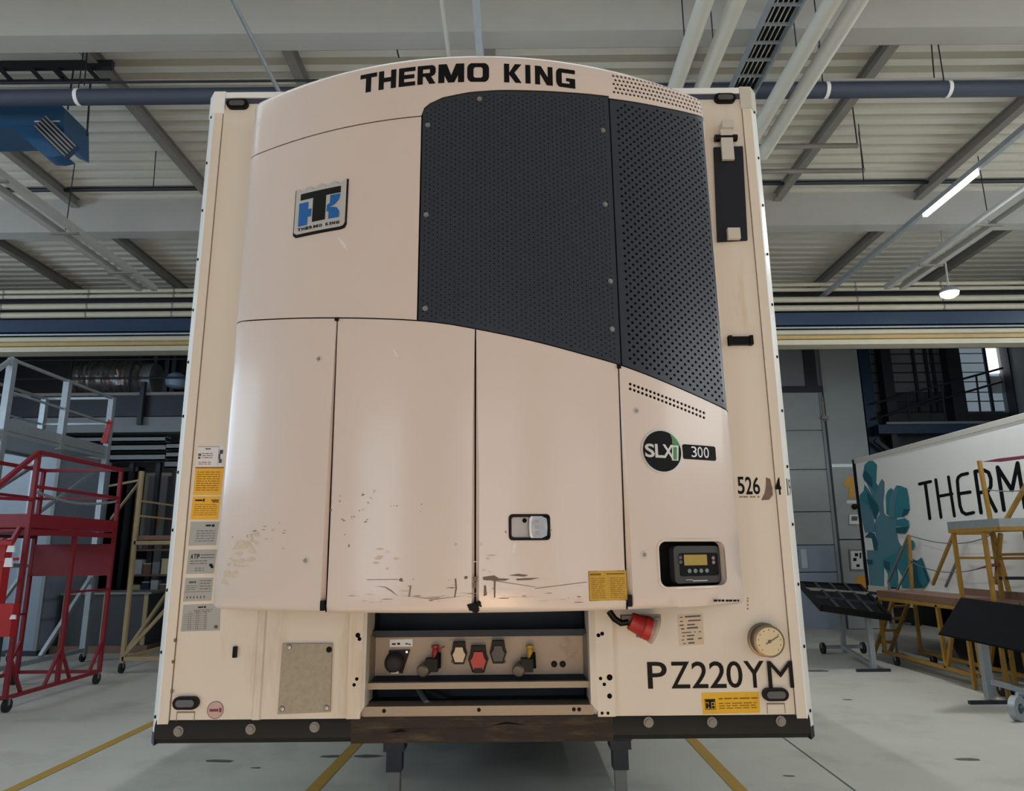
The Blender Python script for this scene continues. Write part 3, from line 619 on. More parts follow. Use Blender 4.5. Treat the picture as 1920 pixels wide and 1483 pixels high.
# bottom rails with bolts
rz1 = W(450, 1352)[1]
for a, b_, bolts in ((-1.286, x0 - 0.055, ((335, 1371), (470, 1367), (590, 1363))), (x1 + 0.085, 1.286, ((1216, 1354), (1335, 1354), (1464, 1352)))):
    prof = [(YW - 0.010, TZ0 + 0.012), (YW - 0.010, rz1 - 0.012), (YW + 0.0, rz1 + 0.006), (YW + 0.1, rz1 + 0.006), (YW + 0.1, TZ0 - 0.008), (YW + 0.01, TZ0 - 0.008)]
    r = MB().prism([(a, y, z) for y, z in prof], (b_ - a, 0, 0)).build('bottom_rail', M_RAIL, tr)
    for u, v in bolts:
        p = P(u, v, YW - 0.010)
        MB().lathe((p.x, YW - 0.010, p.z), (0, -1, 0), [(0, 0.020), (0.003, 0.020), (0.003, 0.012), (0.009, 0.012)], 12).build('bolt', M_PURL, r)
for sgn in (-1, 1): MB().prism([(sgn * 1.319, YW + 0.043, TZ0 - 0.012), (sgn * 1.284, YW - 0.010, TZ0 - 0.012), (sgn * 1.284, YW - 0.010, TZ0 + 0.03), (sgn * 1.319, YW + 0.043, TZ0 + 0.03)], (0, 0.05, 0)).build('rail_end', M_NAVY if sgn < 0 else M_RAIL, tr)
# centre sill: worn beams below the sockets
sx0, sx1 = x0 - 0.055, x1 + 0.085
bx('sill_strip', (x0 - 0.01, YW - 0.012, W(900, 1341)[1]), (x1 + 0.01, YW + 0.1, W(900, 1322)[1]), M_TRAY, tr)
bx('worn_sill', (sx0, YW - 0.018, W(900, 1362)[1]), (sx1, YW + 0.1, W(900, 1341.5)[1]), M_SILL, tr)
bx('worn_sill', (sx0, YW - 0.010, TZ0 - 0.010), (sx1, YW + 0.1, W(900, 1362)[1] - 0.002), M_SILL, tr)
for u, v in ((720, 1333), (898, 1331), (1076, 1330), (1086, 1330)):
    p = P(u, v, YW - 0.012); MB().lathe((p.x, YW - 0.0115, p.z), (0, -1, 0), [(0, 0.008), (0.004, 0.007)], 10).build('bolt', M_PRINT, tr)
for pts in (((918, 1361), (950, 1353), (990, 1360), (951, 1357)), ((728, 1374), (750, 1368), (764, 1371), (745, 1373))):
    q = [P(u, v, YW - 0.0185) for u, v in pts]; MB().prism(q, (0, 0.002, 0)).build('gouge', M_VOID, tr)
# white bracket uprights either side of the tray (they carry the unit)
for (ua, ub, uc, holes_) in ((656, 681, 690, ((671, 1191, 5), (674, 1198, 4), (669, 1273, 3.5), (664, 1284, 3.5))), (1149, 1117, 1104, ((1122, 1191, 4), (1129, 1188, 4), (1126, 1272, 3.5), (1133, 1283, 3.5), (1143, 1270, 6), (1143, 1305, 5), (1129, 1337, 3), (1140, 1337, 3)))):
    xa, xb, xc = W(ua, 1250)[0], W(ub, 1250)[0], W(uc, 1250)[0]; zb, ztop = W(660, 1345)[1], 1.66
    s = 1 if xc > xa else -1; z2 = zb + 0.05
    pl = MB().prism([(xa, YW - 0.002, zb), (xb, YW - 0.035, zb), (xc, YW - 0.05, z2), (xc, YW - 0.05, ztop), (xa, YW - 0.035, ztop), (xa, YW - 0.002, ztop)], (0, 0, 0)) if False else None
    b = MB(); o_ = [(xa, YW - 0.03, zb), (xb, YW - 0.03, zb), (xb, YW - 0.03, ztop), (xa, YW - 0.03, ztop)]
    b.prism(o_, (0, 0.03, 0)); b.prism([(xb, YW - 0.03, z2 - 0.03), (xc, YW - 0.045, z2), (xc, YW - 0.045, ztop), (xb, YW - 0.03, ztop)], (0, 0.16, 0))
    up = b.build('bracket_upright', M_WALL, tr)
    for u, v, r in holes_:
        p = P(u, v, YW - 0.03); k = r * 2.65 / 1331
        MB().lathe((p.x, YW - 0.0302, p.z), (0, -1, 0), [(-0.004, k), (0.0006, k)], 10).build('bolt_hole', M_VOID, up)
# recess and socket tray
rc = MB()
rc.box((x0, YW + 0.24, zr0 - 0.02), (x1, YW + 0.26, zr1)); rc.box((x0 - 0.012, YW + 0.05, zr0), (x0, YW + 0.26, zr1)); rc.box((x1, YW + 0.05, zr0), (x1 + 0.012, YW + 0.26, zr1)); rc.box((x0, YW + 0.05, zr0 - 0.03), (x1, YW + 0.26, zr0 - 0.01))
rc.build('recess_liner', M_COIL, tr)
YT = YW + 0.10
def T(u, v, off=0.0): p = P(u, v, YT - off); return Vector((p.x, YT - off, p.z))
a0, a1 = P(704, 1230, YT).x, P(1093, 1230, YT).x; zt1, zt0 = P(900, 1192, YT).z, P(900, 1265, YT).z
of0, of1 = P(691, 1230, YW + 0.015).x, P(1104, 1230, YW + 0.015).x; zo0, zo1 = P(900, 1284, YW + 0.015).z, P(900, 1182, YT).z
tray = bx('socket_tray', (a0, YT, zt0), (a1, YT + 0.01, zt1), M_TRAY, tr)
b = MB()   # sloped sides of the tray
b.add([(a0, YT, zt0), (a0, YT, zt1), (of0, YW + 0.015, zo1), (of0, YW + 0.015, zo0)], [(0, 1, 2, 3)]); b.build('tray_side', M_TRAY, tray, fixn=False)
b = MB().add([(a1, YT, zt1), (a1, YT, zt0), (of1, YW + 0.015, zo0), (of1, YW + 0.015, zo1)], [(0, 1, 2, 3)]); b.build('tray_side', M_TRAY, tray, fixn=False)
b = MB().add([(a0, YT, zt0), (a1, YT, zt0), (of1, YW + 0.015, zo0), (of0, YW + 0.015, zo0)], [(0, 1, 2, 3)]); b.build('tray_bottom', M_COIL, tray, fixn=False)
bx('tray_lip', (of0, YW + 0.0, P(900, 1291, YW).z), (of1, YW + 0.03, P(900, 1279, YW).z), M_TRAY, tray)
bx('tray_top_flange', (a0 - 0.01, YT - 0.03, zt1), (a1 + 0.01, YT, P(900, 1181, YT - 0.03).z), M_COIL, tray)
# sockets on the tray
sk = thing('x', (0, 0, 0)); bpy.data.objects.remove(sk)
s7 = MB().prism([T(u, v, 0.0) for u, v in ((730, 1219), (769, 1218), (766, 1228), (755, 1262), (727, 1256))], (0, -0.012, 0)).build('trailer_socket', M_BLACK, tr)
c = T(741, 1240); MB().lathe(c, (0, -1, -0.15), [(0, 0.042), (0.03, 0.04), (0.045, 0.032), (0.05, 0.02)], 18).build('socket_cap', mat('rubber_grey', (52, 49, 50), 0.6), s7)
MB().cbox(T(741, 1258, 0.03), (0.03, 0.02, 0.018)).build('clip', M_CREAM, s7)
MB().lathe(T(763, 1222, 0.01), (0, -1, 0), [(0, 0.006), (0.006, 0.005)], 8).build('screw', M_CHROME, s7)
lp = MB().prism([T(u, v, 0.001) for u, v in ((731, 1199), (774, 1198), (774, 1212), (731, 1213))], (0, -0.002, 0)).build('socket_label', M_SWHITE, tr)
b = MB()
for u0, u1, v0, v1 in ((735, 742, 1206, 1209), (745, 750, 1205, 1209), (760, 765, 1206, 1208), (766, 770, 1207, 1209)): b.prism([T(u, v, 0.0035) for u, v in ((u0, v0), (u1, v0), (u1, v1), (u0, v1))], (0, -0.001, 0))
b.build('print', M_INKD, lp)
for (uc, col, body) in ((812, mat('tap_red', (150, 36, 34), 0.5), 'red'), (990, mat('tap_yellow', (176, 140, 40), 0.5), 'yellow')):
    h = MB().cbox(T(uc - 2, 1246, 0.03), (0.05, 0.06, 0.05)).build('air_coupling', M_BLACK, tr)
    MB().lathe(T(uc - 14, 1253, 0.03), (-0.35, -1, -0.2), [(-0.03, 0.026), (0.03, 0.026), (0.036, 0.02)], 14).build('coupling_mouth', mat('coupling_grey', (120, 112, 100), 0.4, 0.5), h)
    MB().lathe(T(uc + 8, 1238, 0.035), (0, -0.3, -1), [(-0.03, 0.014), (0.03, 0.016)], 10).build('coupling_body', M_BLACK, h)
    MB().lathe(T(uc + 4, 1226, 0.03), (0, 0, 1), [(-0.02, 0.012), (0.01, 0.014), (0.02, 0.01), (0.024, 0.016), (0.034, 0.016)], 12).build('tap_cap', col, h)
    MB().bar(T(uc + 10, 1218, 0.04), T(uc + 22, 1212, 0.03), 0.005, 0.005).build('tap_lever', col, h) if body == 'red' else None
ptab = MB().prism([T(u, v, 0.0) for u, v in ((842, 1200), (955, 1197), (955, 1244), (842, 1246))], (0, -0.003, 0)).build('socket_backplate', M_TRAY, tr)
for uc, vc, m, sc, nm in ((861, 1224, mat('ivory_plastic', (214, 194, 164), 0.5), 0.92, 'ivory'), (897, 1235, M_RED, 1.12, 'red'), (934, 1222, mat('slate_plastic', (66, 68, 72), 0.5), 0.95, 'slate')):
    def S(du, dv, off): return T(uc + du * sc, vc + dv * sc, off)
    bk = MB().prism([S(u, v, 0.002) for u, v in ((-12, -22), (12, -22), (14, -8), (17, 0), (10, 22), (-10, 22), (-17, 0), (-14, -8))], (0, -0.018, 0)).build('hatch_socket', M_BLACK, tr)
    MB().prism([S(u, v, 0.02) for u, v in ((-7, -12), (7, -12), (9, -4), (13, 3), (8, 18), (-8, 18), (-13, 3), (-9, -4))], (0, -0.014, 0)).build('hatch_lid', m, bk)
    MB().cbox(S(0, -18, 0.03), (0.052 * sc, 0.04, 0.018)).build('hinge', M_BLACK, bk)
    if nm == 'red': MB().cbox(S(0, 19, 0.02), (0.034, 0.03, 0.02)).build('hatch_tab', mat('rubber_grey', (52, 49, 50), 0.6), bk)
for u, v in ((849, 1240), (945, 1240)): MB().lathe(T(u, v, 0.003), (0, -1, 0), [(0, 0.008), (0.005, 0.006)], 10).build('bolt', M_SCUFF, tr)
for u, v in ((1039, 1245), (1055, 1245)): MB().lathe(T(u, v), (0, -1, 0), [(0, 0.013), (0.006, 0.012), (0.008, 0.007)], 14).build('push_button', M_BLACK, tr)
b = MB().tube([P(785, 1293, YW + 0.2), P(800, 1318, YW + 0.06)], 0.012, 8).build('hose', M_PURL, tr)
b = MB().tube([P(800, 1296, YW + 0.22), P(838, 1314, YW + 0.2)], 0.02, 8).build('hose', M_COIL, tr)
# marker lights
for u, v, s in ((447, 198, 0.82), (1358, 187, 0.82), (351, 1317, 1.0), (1452, 1301, 1.0)):
    x, z = W(u, v); hw, hh = 0.051, 0.024
    st = lambda w_, h_: rrect(x - w_, z - h_, x + w_, z + h_, h_ * 0.999, 6)
    ml = sheet([st(hw, hh)], mapf=front, thick=0.02, lift=0.018, ds=9, grid=False).build('marker_light', M_BLACK, tr, fixn=False)
    sheet([st(hw * 0.72, hh * 0.55)], mapf=front, thick=0.01, lift=0.024, ds=9, grid=False).build('lens', M_LENS, ml, fixn=False)
for u0, v0, u1, v1 in ((331, 1334, 365, 1352), (1438, 1318, 1472, 1337)):
    a0_, b0_, a1_, b1_ = wbox(u0, v0, u1, v1); fr = MB()
    fr.box((a0_, YW - 0.003, b1_ - 0.005), (a1_, YW, b1_)); fr.box((a0_, YW - 0.002, b0_), (a0_ + 0.002, YW, b1_)); fr.box((a1_ - 0.002, YW - 0.002, b0_), (a1_, YW, b1_)); fr.build('light_flap', M_HAIR, tr)
# clipped black document panel with steel brackets, top right
q = [W(u, v) for u, v in ((1337, 279), (1391, 277), (1400, 452), (1344, 455))]
dp = sheet([q], mapf=front, thick=0.012, lift=0.014, ds=9, grid=False).build('document_holder', mat('black_matte', (36, 38, 46), 0.6), tr, fixn=False)
a0_, b0_, a1_, b1_ = wbox(1349, 250, 1371, 306); bx('clip_bracket', (a0_, YW - 0.035, b0_), (a1_, YW - 0.02, b1_), M_CAP, dp)
a0_, b0_, a1_, b1_ = wbox(1349, 236, 1370, 250); bx('clip_bracket', (a0_, YW - 0.05, b0_), (a1_, YW - 0.002, b1_), M_CAP, dp)
a0_, b0_, a1_, b1_ = wbox(1338, 256, 1379, 271); MB().tube([(a0_, YW - 0.02, (b0_ + b1_) / 2), (a1_, YW - 0.02, (b0_ + b1_) / 2)], 0.017, 10).build('clip_knob', M_BLACK, dp)
a0_, b0_, a1_, b1_ = wbox(1361, 433, 1384, 453); bx('clip_bracket', (a0_, YW - 0.035, b0_), (a1_, YW - 0.012, b1_), M_CAP, dp)
# rubber stop on the right
a0_, b0_, a1_, b1_ = wbox(1364, 633, 1409, 648); rs = bx('rubber_stop', (a0_, YW - 0.02, b0_), (a1_, YW, b1_), M_BLACK, tr)
for xa in (a0_, a1_ - 0.014): bx('stop_end', (xa, YW - 0.028, b0_ - 0.002), (xa + 0.014, YW, b1_ + 0.003), M_BLACK, rs)
# fleet numbers, scratch, registration
for ch, u0, v0, u1, v1 in (('5', 1382.6, 893.7, 1395.7, 926.5), ('2', 1397.6, 893.7, 1410, 927), ('6', 1411.4, 894, 1424.5, 927)):
    letter(ch, wbox(u0, v0, u1, v1), front, M_PRINT, tr, 0.001, 0.015, 'digit')
flange = planar((0, YW - 0.008, 0), (1, 0, 0), (0, 0, 1), (0, -1, 0))
letter('4', wbox(1451.5, 895.5, 1463, 928), flange, M_PRINT, tr, 0.001, 0.02, 'digit')
cx = Vector((0.039, 0.05, 0)); cl = cx.length; cx.normalize()
chm = planar((1.278, YW - 0.008, 0), cx, (0, 0, 1), (cx.y, -cx.x, 0))
zz0, zz1 = W(1470, 929)[1], W(1470, 897)[1]
for ch, f0, f1 in (('1', 0.1, 0.3), ('9', 0.45, 0.9)): letter(ch, (cl * f0, zz0, cl * f1, zz1), chm, M_INK, tr, 0.001, 0.0, 'digit')
sheet([[W(u, v) for u, v in ((1436, 895), (1444, 898), (1448, 915), (1449, 928), (1442, 937), (1427, 938), (1434, 923), (1436, 909))]], mapf=front, lift=0.001, grid=False, ds=9).build('scraped_patch', M_SCUFF, tr, fixn=False)
dashes([W(u, 933) + W(u + d, 930) for u, d in ((1386, 6), (1393, 9), (1406, 5), (1412, 4), (1420, 4))], front, M_HAIR, tr, 0.001, 'small_print')
for ch, u0, u1 in (('P', 1214, 1250.5), ('Z', 1257.5, 1293.4), ('2', 1296.8, 1327), ('2', 1330, 1361), ('0', 1362, 1392), ('Y', 1395, 1433.6), ('M', 1438, 1485.5)):
    bb = wbox(u0, 1239.5, u1, 1290); zA, zB = W(1350, 1290)[1], W(1350, 1239.7)[1]
    letter(ch, (bb[0], zA, bb[2], zB), front, M_INKD, tr, 0.011 if ch == 'M' else 0.0012, 0.0 if ch == 'M' else 0.008)
# stickers
def sticker(pts, m, name='sticker', label=None, lift=0.0012, mf=front, conv=W):
    return sheet([[conv(u, v) for u, v in pts]], mapf=mf, thick=0.001, lift=lift, grid=False, ds=9).build(name, m, tr, label, fixn=False)
def uvmap(pts):
    """bilinear map of the sticker quad (tl, tr, br, bl), 0..1"""
    a, b, c, d = [Vector(W(u, v)) for u, v in pts]
    return lambda s, t, off: front(*((d * (1 - s) + c * s) * (1 - t) + (a * (1 - s) + b * s) * t), off)
def rows_print(q, rows, m, par): dashes(rows, uvmap(q), m, par, 0.0022)
rnd = random.Random(3)
def para(x0, x1, t0, t1, n, h=0.35):
    o = []
    for k in range(n):
        t = t1 - (k + 0.5) * (t1 - t0) / n; x = x0
        while x < x1 - 0.03:
            w_ = min(rnd.uniform(0.05, 0.2), x1 - x); o.append((x, t, x + w_, t + (t1 - t0) / n * h)); x += w_ + 0.03
    return o
qs = [((371, 836), (421, 836), (418, 874), (368, 874)), ((367, 876), (420, 876), (414, 928), (362, 928)), ((362, 931), (414, 931), (409, 974), (357, 974)), ((358, 978), (411, 978), (405, 1022), (353, 1023)),
      ((354, 1031), (407, 1030), (401, 1075), (349, 1076)), ((348, 1084), (400, 1083), (396, 1126), (343, 1128)), ((344, 1134), (414, 1131), (412, 1182), (339, 1184))]
q = qs[0]; s_ = sticker(q, M_SWHITE, 'white_plate'); rows_print(q, [(0.02, 0.95, 0.8, 0.97), (0.3, 0.82, 0.5, 0.88), (0.8, 0.05, 0.81, 0.97)] + [(0.05, 0.5, 0.16, 0.62), (0.05, 0.36, 0.14, 0.46)] + para(0.2, 0.62, 0.35, 0.65, 3), M_INK, s_); rows_print(q, para(0.08, 0.55, 0.04, 0.22, 2), mat('ink_red', (168, 60, 70), 0.6), s_)
dashes([(0.84, 0.15, 0.95, 0.35), (0.84, 0.6, 0.97, 0.8), (0.82, 0.35, 0.88, 0.6)], uvmap(q), M_PIPED, s_, 0.0024, 'seal_print')
q = qs[1]; s_ = sticker(q, M_YEL, 'yellow_plate'); rows_print(q, [(0.0, 0.96, 1.0, 1.0)] + para(0.08, 0.9, 0.12, 0.85, 9, 0.3), M_INKY, s_)
q = qs[2]; s_ = sticker(q, M_YEL, 'yellow_plate'); rows_print(q, [(0.1, 0.8, 0.36, 0.87), (0.38, 0.78, 0.44, 0.9), (0.68, 0.82, 0.95, 0.86), (0.72, 0.75, 0.95, 0.79)], M_INKD, s_); rows_print(q, para(0.1, 0.92, 0.15, 0.68, 6, 0.25), M_INKY, s_)
q = qs[3]; s_ = sticker(q, M_GREY, 'grey_plate'); rows_print(q, [(0.55, 0.8, 0.74, 0.87), (0.77, 0.78, 0.86, 0.88)], M_INKD, s_); rows_print(q, para(0.25, 0.92, 0.12, 0.65, 5, 0.25), M_INK, s_)
q = qs[4]; s_ = sticker(q, M_GREY, 'grey_plate'); words('ATP', (0.1, 0.62, 0.42, 0.82), uvmap(q), M_INKD, s_, 0.0024, 0.03); rows_print(q, [(0.46, 0.76, 0.95, 0.79), (0.46, 0.65, 0.95, 0.68)] + para(0.1, 0.7, 0.36, 0.56, 2, 0.3) + para(0.3, 0.62, 0.08, 0.26, 2, 0.3), M_INK, s_)
dashes([(0.8, 0.3, 0.92, 0.4), (0.86, 0.22, 0.96, 0.32)], uvmap(q), M_PRINT, s_, 0.0026, 'smudge')
q = qs[5]; s_ = sticker(q, M_GREY, 'grey_plate'); rows_print(q, [(0.15, 0.78, 0.32, 0.86), (0.34, 0.77, 0.4, 0.87), (0.52, 0.42, 0.525, 0.95), (0.03, 0.4, 0.97, 0.415)] + para(0.08, 0.46, 0.45, 0.7, 3, 0.25) + para(0.56, 0.95, 0.45, 0.92, 4, 0.25) + [(0.12 + k * 0.12, 0.12, 0.16 + k * 0.12, 0.22) for k in range(6)], M_INK, s_)
q = qs[6]; s_ = sticker(q, M_GREY, 'grey_plate'); rows_print(q, [(0.4, 0.86, 0.54, 0.91), (0.56, 0.85, 0.61, 0.92)], M_INKD, s_); rows_print(q, [(x, 0.05, x + 0.006, 0.75) for x in (0.18, 0.23, 0.38, 0.43, 0.6, 0.64)] + [(0.04, t, 0.64, t + 0.008) for t in [0.08 * k + 0.08 for k in range(8)]] + para(0.3, 0.8, 0.68, 0.8, 2, 0.3) + [(0.86, 0.08, 0.95, 0.2)], M_INK, s_)
rd = sheet([circle(W(404, 1331), 0.032, 24)], mapf=front, lift=0.0012, thick=0.001, grid=False, ds=9).build('round_sticker', mat('mauve_sticker', (196, 166, 160), 0.5), tr, fixn=False)
dashes([W(393, 1334) + W(410, 1329), W(411, 1335) + W(416, 1327)], front, mat('ink_mauve', (128, 66, 84), 0.6), rd, 0.0024)
sheet([circle(W(404, 1331), 0.033, 24), ], [circle(W(404, 1331), 0.0305, 24)], front, lift=0.0018, grid=False, ds=9).build('rim', M_SCUFF, rd, fixn=False)
q = ((1270, 1153), (1318, 1150), (1320, 1208), (1274, 1211)); s_ = sticker(q, mat('paper_film', (206, 186, 164), 0.4), 'handwritten_tag')
rows_print(q, [(0.08, 0.9, 0.2, 0.93), (0.28, 0.9, 0.9, 0.95), (0.08, 0.77, 0.2, 0.8), (0.4, 0.77, 0.9, 0.81), (0.05, 0.64, 0.22, 0.68), (0.36, 0.64, 0.66, 0.68), (0.1, 0.52, 0.24, 0.56), (0.34, 0.53, 0.78, 0.58), (0.12, 0.4, 0.5, 0.43), (0.62, 0.4, 0.68, 0.43), (0.8, 0.4, 0.9, 0.43), (0.14, 0.29, 0.24, 0.32), (0.32, 0.29, 0.62, 0.33), (0.1, 0.17, 0.2, 0.2), (0.32, 0.17, 0.58, 0.22), (0.76, 0.18, 0.92, 0.22), (0.14, 0.05, 0.26, 0.08), (0.36, 0.05, 0.62, 0.1)], M_INK, s_)
q = ((1315, 1299), (1423, 1297), (1425, 1336), (1318, 1339)); s_ = sticker(q, mat('caution_yellow', (226, 176, 10), 0.5), 'caution_sticker')
rows_print(q, para(0.29, 0.97, 0.62, 0.74, 1, 0.5) + para(0.29, 0.95, 0.18, 0.52, 3, 0.35), M_INKY, s_)
dashes([(0.045, 0.64, 0.23, 0.70), (0.045, 0.2, 0.052, 0.66), (0.223, 0.2, 0.23, 0.66), (0.045, 0.2, 0.23, 0.22)], uvmap(q), M_PRINT, s_, 0.0024, 'logo_frame')
dashes([(0.06, 0.56, 0.215, 0.64), (0.115, 0.25, 0.155, 0.58), (0.06, 0.26, 0.1, 0.52), (0.1, 0.36, 0.115, 0.44), (0.165, 0.42, 0.205, 0.52), (0.165, 0.26, 0.21, 0.38)], uvmap(q), M_PRINT, s_, 0.0026, 'logo_letters')
# square cover plate and small fittings, bottom left
q = [W(u, v) for u, v in ((531, 1207), (624, 1206), (620, 1334), (522, 1338))]
cp = sheet([q], mapf=front, thick=0.012, lift=0.012, ds=9, grid=False).build('cover_plate', M_PLATE, tr, fixn=False)
for u, v in ((542, 1213), (617, 1218), (529, 1329), (612, 1327)): p = P(u, v, YW - 0.012); MB().lathe((p.x, YW - 0.012, p.z), (0, -1, 0), [(0, 0.012), (0.005, 0.01), (0.007, 0.005)], 10).build('bolt', M_STEEL if u != 617 else M_PRINT, cp)
p = P(442, 1222, YW); cl_ = MB().cbox((p.x, YW - 0.008, p.z), (0.014, 0.016, 0.042)).build('cable_clip', M_PRINT, tr)
MB().prism([(x, YW, 1.19) for x in (W(474, 1300)[0], W(492, 1300)[0], W(489, 1300)[0], W(477, 1300)[0])][:2] + [(W(489, 1300)[0], YW - 0.008, 1.19), (W(478, 1300)[0], YW - 0.008, 1.19)], (0, 0, 0.55)).build('skin_ridge', M_WALL, tr)
for u, v in ((330, 1200), (326, 1240), (324, 1296)): p = P(u, v, YW); MB().cbox((p.x, YW - 0.009, p.z), (0.008, 0.004, 0.012)).build('rust_spot', M_SCUFF, tr)
# thermometer gauge
p = P(1432, 1199, YW); g = MB().lathe((p.x, YW, p.z), (0, -1, 0), [(0, 0.066), (0.01, 0.066), (0.012, 0.058), (0.045, 0.056), (0.047, 0.061), (0.064, 0.061), (0.066, 0.054)], 32).build('gauge', mat('gauge_case', (120, 104, 86), 0.4, 0.5), tr)
gc = Vector((p.x, YW - 0.0665, p.z)); MB().lathe(gc, (0, -1, 0), [(0, 0.053), (0.002, 0.053)], 32).build('dial', M_CREAM, g)
MB().prism([gc + Vector((-0.016, -0.004, -0.008)), gc + Vector((-0.014, -0.004, -0.011)), gc + Vector((0.037, -0.004, 0.019)), gc + Vector((0.036, -0.004, 0.022))], (0, -0.002, 0)).build('needle', M_SCUFF, g)
MB().lathe(gc, (0, -1, 0), [(0, 0.007), (0.008, 0.005)], 10).build('hub', M_SCUFF, g)
b = MB()
for k in range(11):
    t_ = math.radians(-45 + k * 27); b.cbox(gc + Vector((math.cos(t_) * 0.044, -0.0025, math.sin(t_) * 0.044)), (0.004, 0.001, 0.004))
b.build('scale_marks', M_SCUFF, g)
# red power inlet with black cable under the right corner of the unit
YP = YW - 0.10
def Q(u, v, off=0.0): return P(u, v, YP - off)
pw = MB().lathe(Q(1182, 1164), (Q(1232, 1186) - Q(1182, 1164)), [(0, 0.034), (0.05, 0.04), (0.055, 0.045), (0.095, 0.045)], 16).build('power_inlet', M_RED, tr)
MB().lathe(Q(1216, 1177), (Q(1232, 1186) - Q(1182, 1164)), [(0.0, 0.038), (0.016, 0.052), (0.03, 0.053)], 20).build('inlet_lid', M_CLEAR, pw)
MB().cbox(Q(1186, 1158, -0.02), (0.09, 0.05, 0.02)).build('bracket', M_SCUFF, pw)
MB().cbox(Q(1210, 1155, -0.02), (0.12, 0.02, 0.012)).build('hinge_bar', M_PURL, pw)
MB().tube([Q(1142, 1146), Q(1152, 1160), Q(1164, 1168), Q(1178, 1166)], 0.013, 10).build('cable', M_BLACK, pw)
MB().cbox(Q(1196, 1190), (0.012, 0.012, 0.018)).build('latch', M_SCUFF, pw)
for v in (1122, 1127, 1134, 1141): p = P(1402, v, YW); MB().lathe((p.x, YW, p.z), (0, -1, 0), [(0, 0.004), (0.002, 0.003)], 6).build('screw', M_HAIR, tr)
# landing legs, kingpin plate, running gear
for u in (741, 1162):
    x = P(u, 1420, 5.6).x
    lg = MB().box((x - 0.055, 5.54, 0.3), (x + 0.055, 5.66, 1.14)).build('landing_leg', M_TRUSS, tr)
    MB().box((x - 0.085, 5.53, 0.5), (x + 0.085, 5.67, 0.545)).box((x - 0.075, 5.52, 0.44), (x + 0.075, 5.68, 0.5)).build('leg_collar', M_TRUSS, lg)
    bx('inner_tube', (x - 0.042, 5.555, 0.06), (x + 0.042, 5.645, 0.3), M_PURL, lg); bx('foot_plate', (x - 0.14, 5.48, 0.0), (x + 0.14, 5.72, 0.06), M_TRUSS, lg)
bx('kingpin_plate', (-0.6, 3.3, 1.1), (0.6, 4.6, 1.128), M_SILL, tr)
shbox = bx('shade_box', (-1.2, 6.3, 0.36), (1.2, 9.6, 1.06), M_TRUSS, tr)  # unseen box added to darken the floor under the trailer
for k in range(4): bx('shade_box_rib', (-1.21, 6.5 + k * 0.75, 0.35), (1.21, 6.56 + k * 0.75, 0.39), M_BLACK, shbox)
tyre = MB().lathe((0, 0, 0), (1, 0, 0), [(-0.19, 0.30), (-0.19, 0.46), (-0.15, 0.51), (0.15, 0.51), (0.19, 0.46), (0.19, 0.30)], 28).mesh('wheel')
hub = MB().lathe((0, 0, 0), (1, 0, 0), [(-0.17, 0.30), (-0.1, 0.28), (-0.1, 0.1), (-0.16, 0.09), (0.16, 0.09), (0.1, 0.1), (0.1, 0.28), (0.17, 0.3)], 20).mesh('hub')
def wheels(par, xs, ys):
    for x in xs:
        for y in ys:
            o = place('wheel', tyre, M_TYRE, par, Matrix.Translation((x, y, 0.51))); place('hub', hub, M_PURL, o, Matrix.Translation((x, y, 0.51)))
wheels(tr, (-1.08, 1.08), (11.4, 12.7, 14.0))
for y in (11.4, 12.7, 14.0): rod('axle', [(-1.0, y, 0.51), (1.0, y, 0.51)], 0.07, M_TRUSS, tr, 10)

# ================================================================== THE REFRIGERATION UNIT
YC0, KB, SM, RB, FLARE, XOF = 2.53, 0.30, 0.980, 0.085, 0.0062, -0.010
def yu(x): return YC0 + KB * x * x
A0 = math.atan(2 * KB * SM); SB = SM + RB * (math.pi / 2 - A0)
UT, UB, RT, RBt = 3.824, 1.622, 0.035, 0.022
T0, B0 = UT - RT, UB + RBt
def prof(s):
    """plan curve of the shell: point and outward normal"""
    sg = 1 if s >= 0 else -1; a = abs(s)
    if a <= SM: x, y, th = a, yu(a), math.atan(2 * KB * a)
    elif a <= SB:
        th = A0 + (a - SM) / RB; x = SM + RB * (math.sin(th) - math.sin(A0)); y = yu(SM) + RB * (math.cos(A0) - math.cos(th))
    else: th = math.pi / 2; x = SM + RB * (1 - math.sin(A0)); y = yu(SM) + RB * math.cos(A0) + (a - SB)
    return sg * x, y, sg * math.sin(th), -math.cos(th)
SE = SB + (YW - 0.002 - (yu(SM) + RB * math.cos(A0)))
def fl_(z): return 1 + FLARE * (UT - z)
def US(s, t, off):
    x, y, nx, ny = prof(s); d = off; z = t; x = x * fl_(t) + XOF
    if t > T0:
        a = min((t - T0) / RT, math.pi / 2); d = off * math.cos(a) - RT * (1 - math.cos(a)); z = T0 + (RT + off) * math.sin(a)
    elif t < B0:
        a = min((B0 - t) / RBt, math.pi / 2); d = off * math.cos(a) - RBt * (1 - math.cos(a)); z = B0 - (RBt + off) * math.sin(a)
    return Vector((x + nx * d, y + ny * d, z))
TT, TB = T0 + RT * math.pi / 2, B0 - RBt * math.pi / 2
TL = [T0 + RT * math.pi / 2 * k / 5 for k in range(6)] + [B0 - RBt * math.pi / 2 * k / 4 for k in range(5)] + list(np.arange(1.7, 3.76, 0.2))
def U(u, v):
    """pixel -> (s, z) on the curved face"""
    d = ray(u, v); f = 1.01
    for _ in range(4):
        k = KB / f ** 2; ex = EYE.x - XOF; A = k * d.x ** 2; B = 2 * k * ex * d.x - d.y; C_ = YC0 + k * ex ** 2 - EYE.y
        D = math.sqrt(max(B * B - 4 * A * C_, 0)); t = 2 * C_ / (-B + D); p = EYE + d * t; f = fl_(p.z)
    return ((p.x - XOF) / f, p.z)
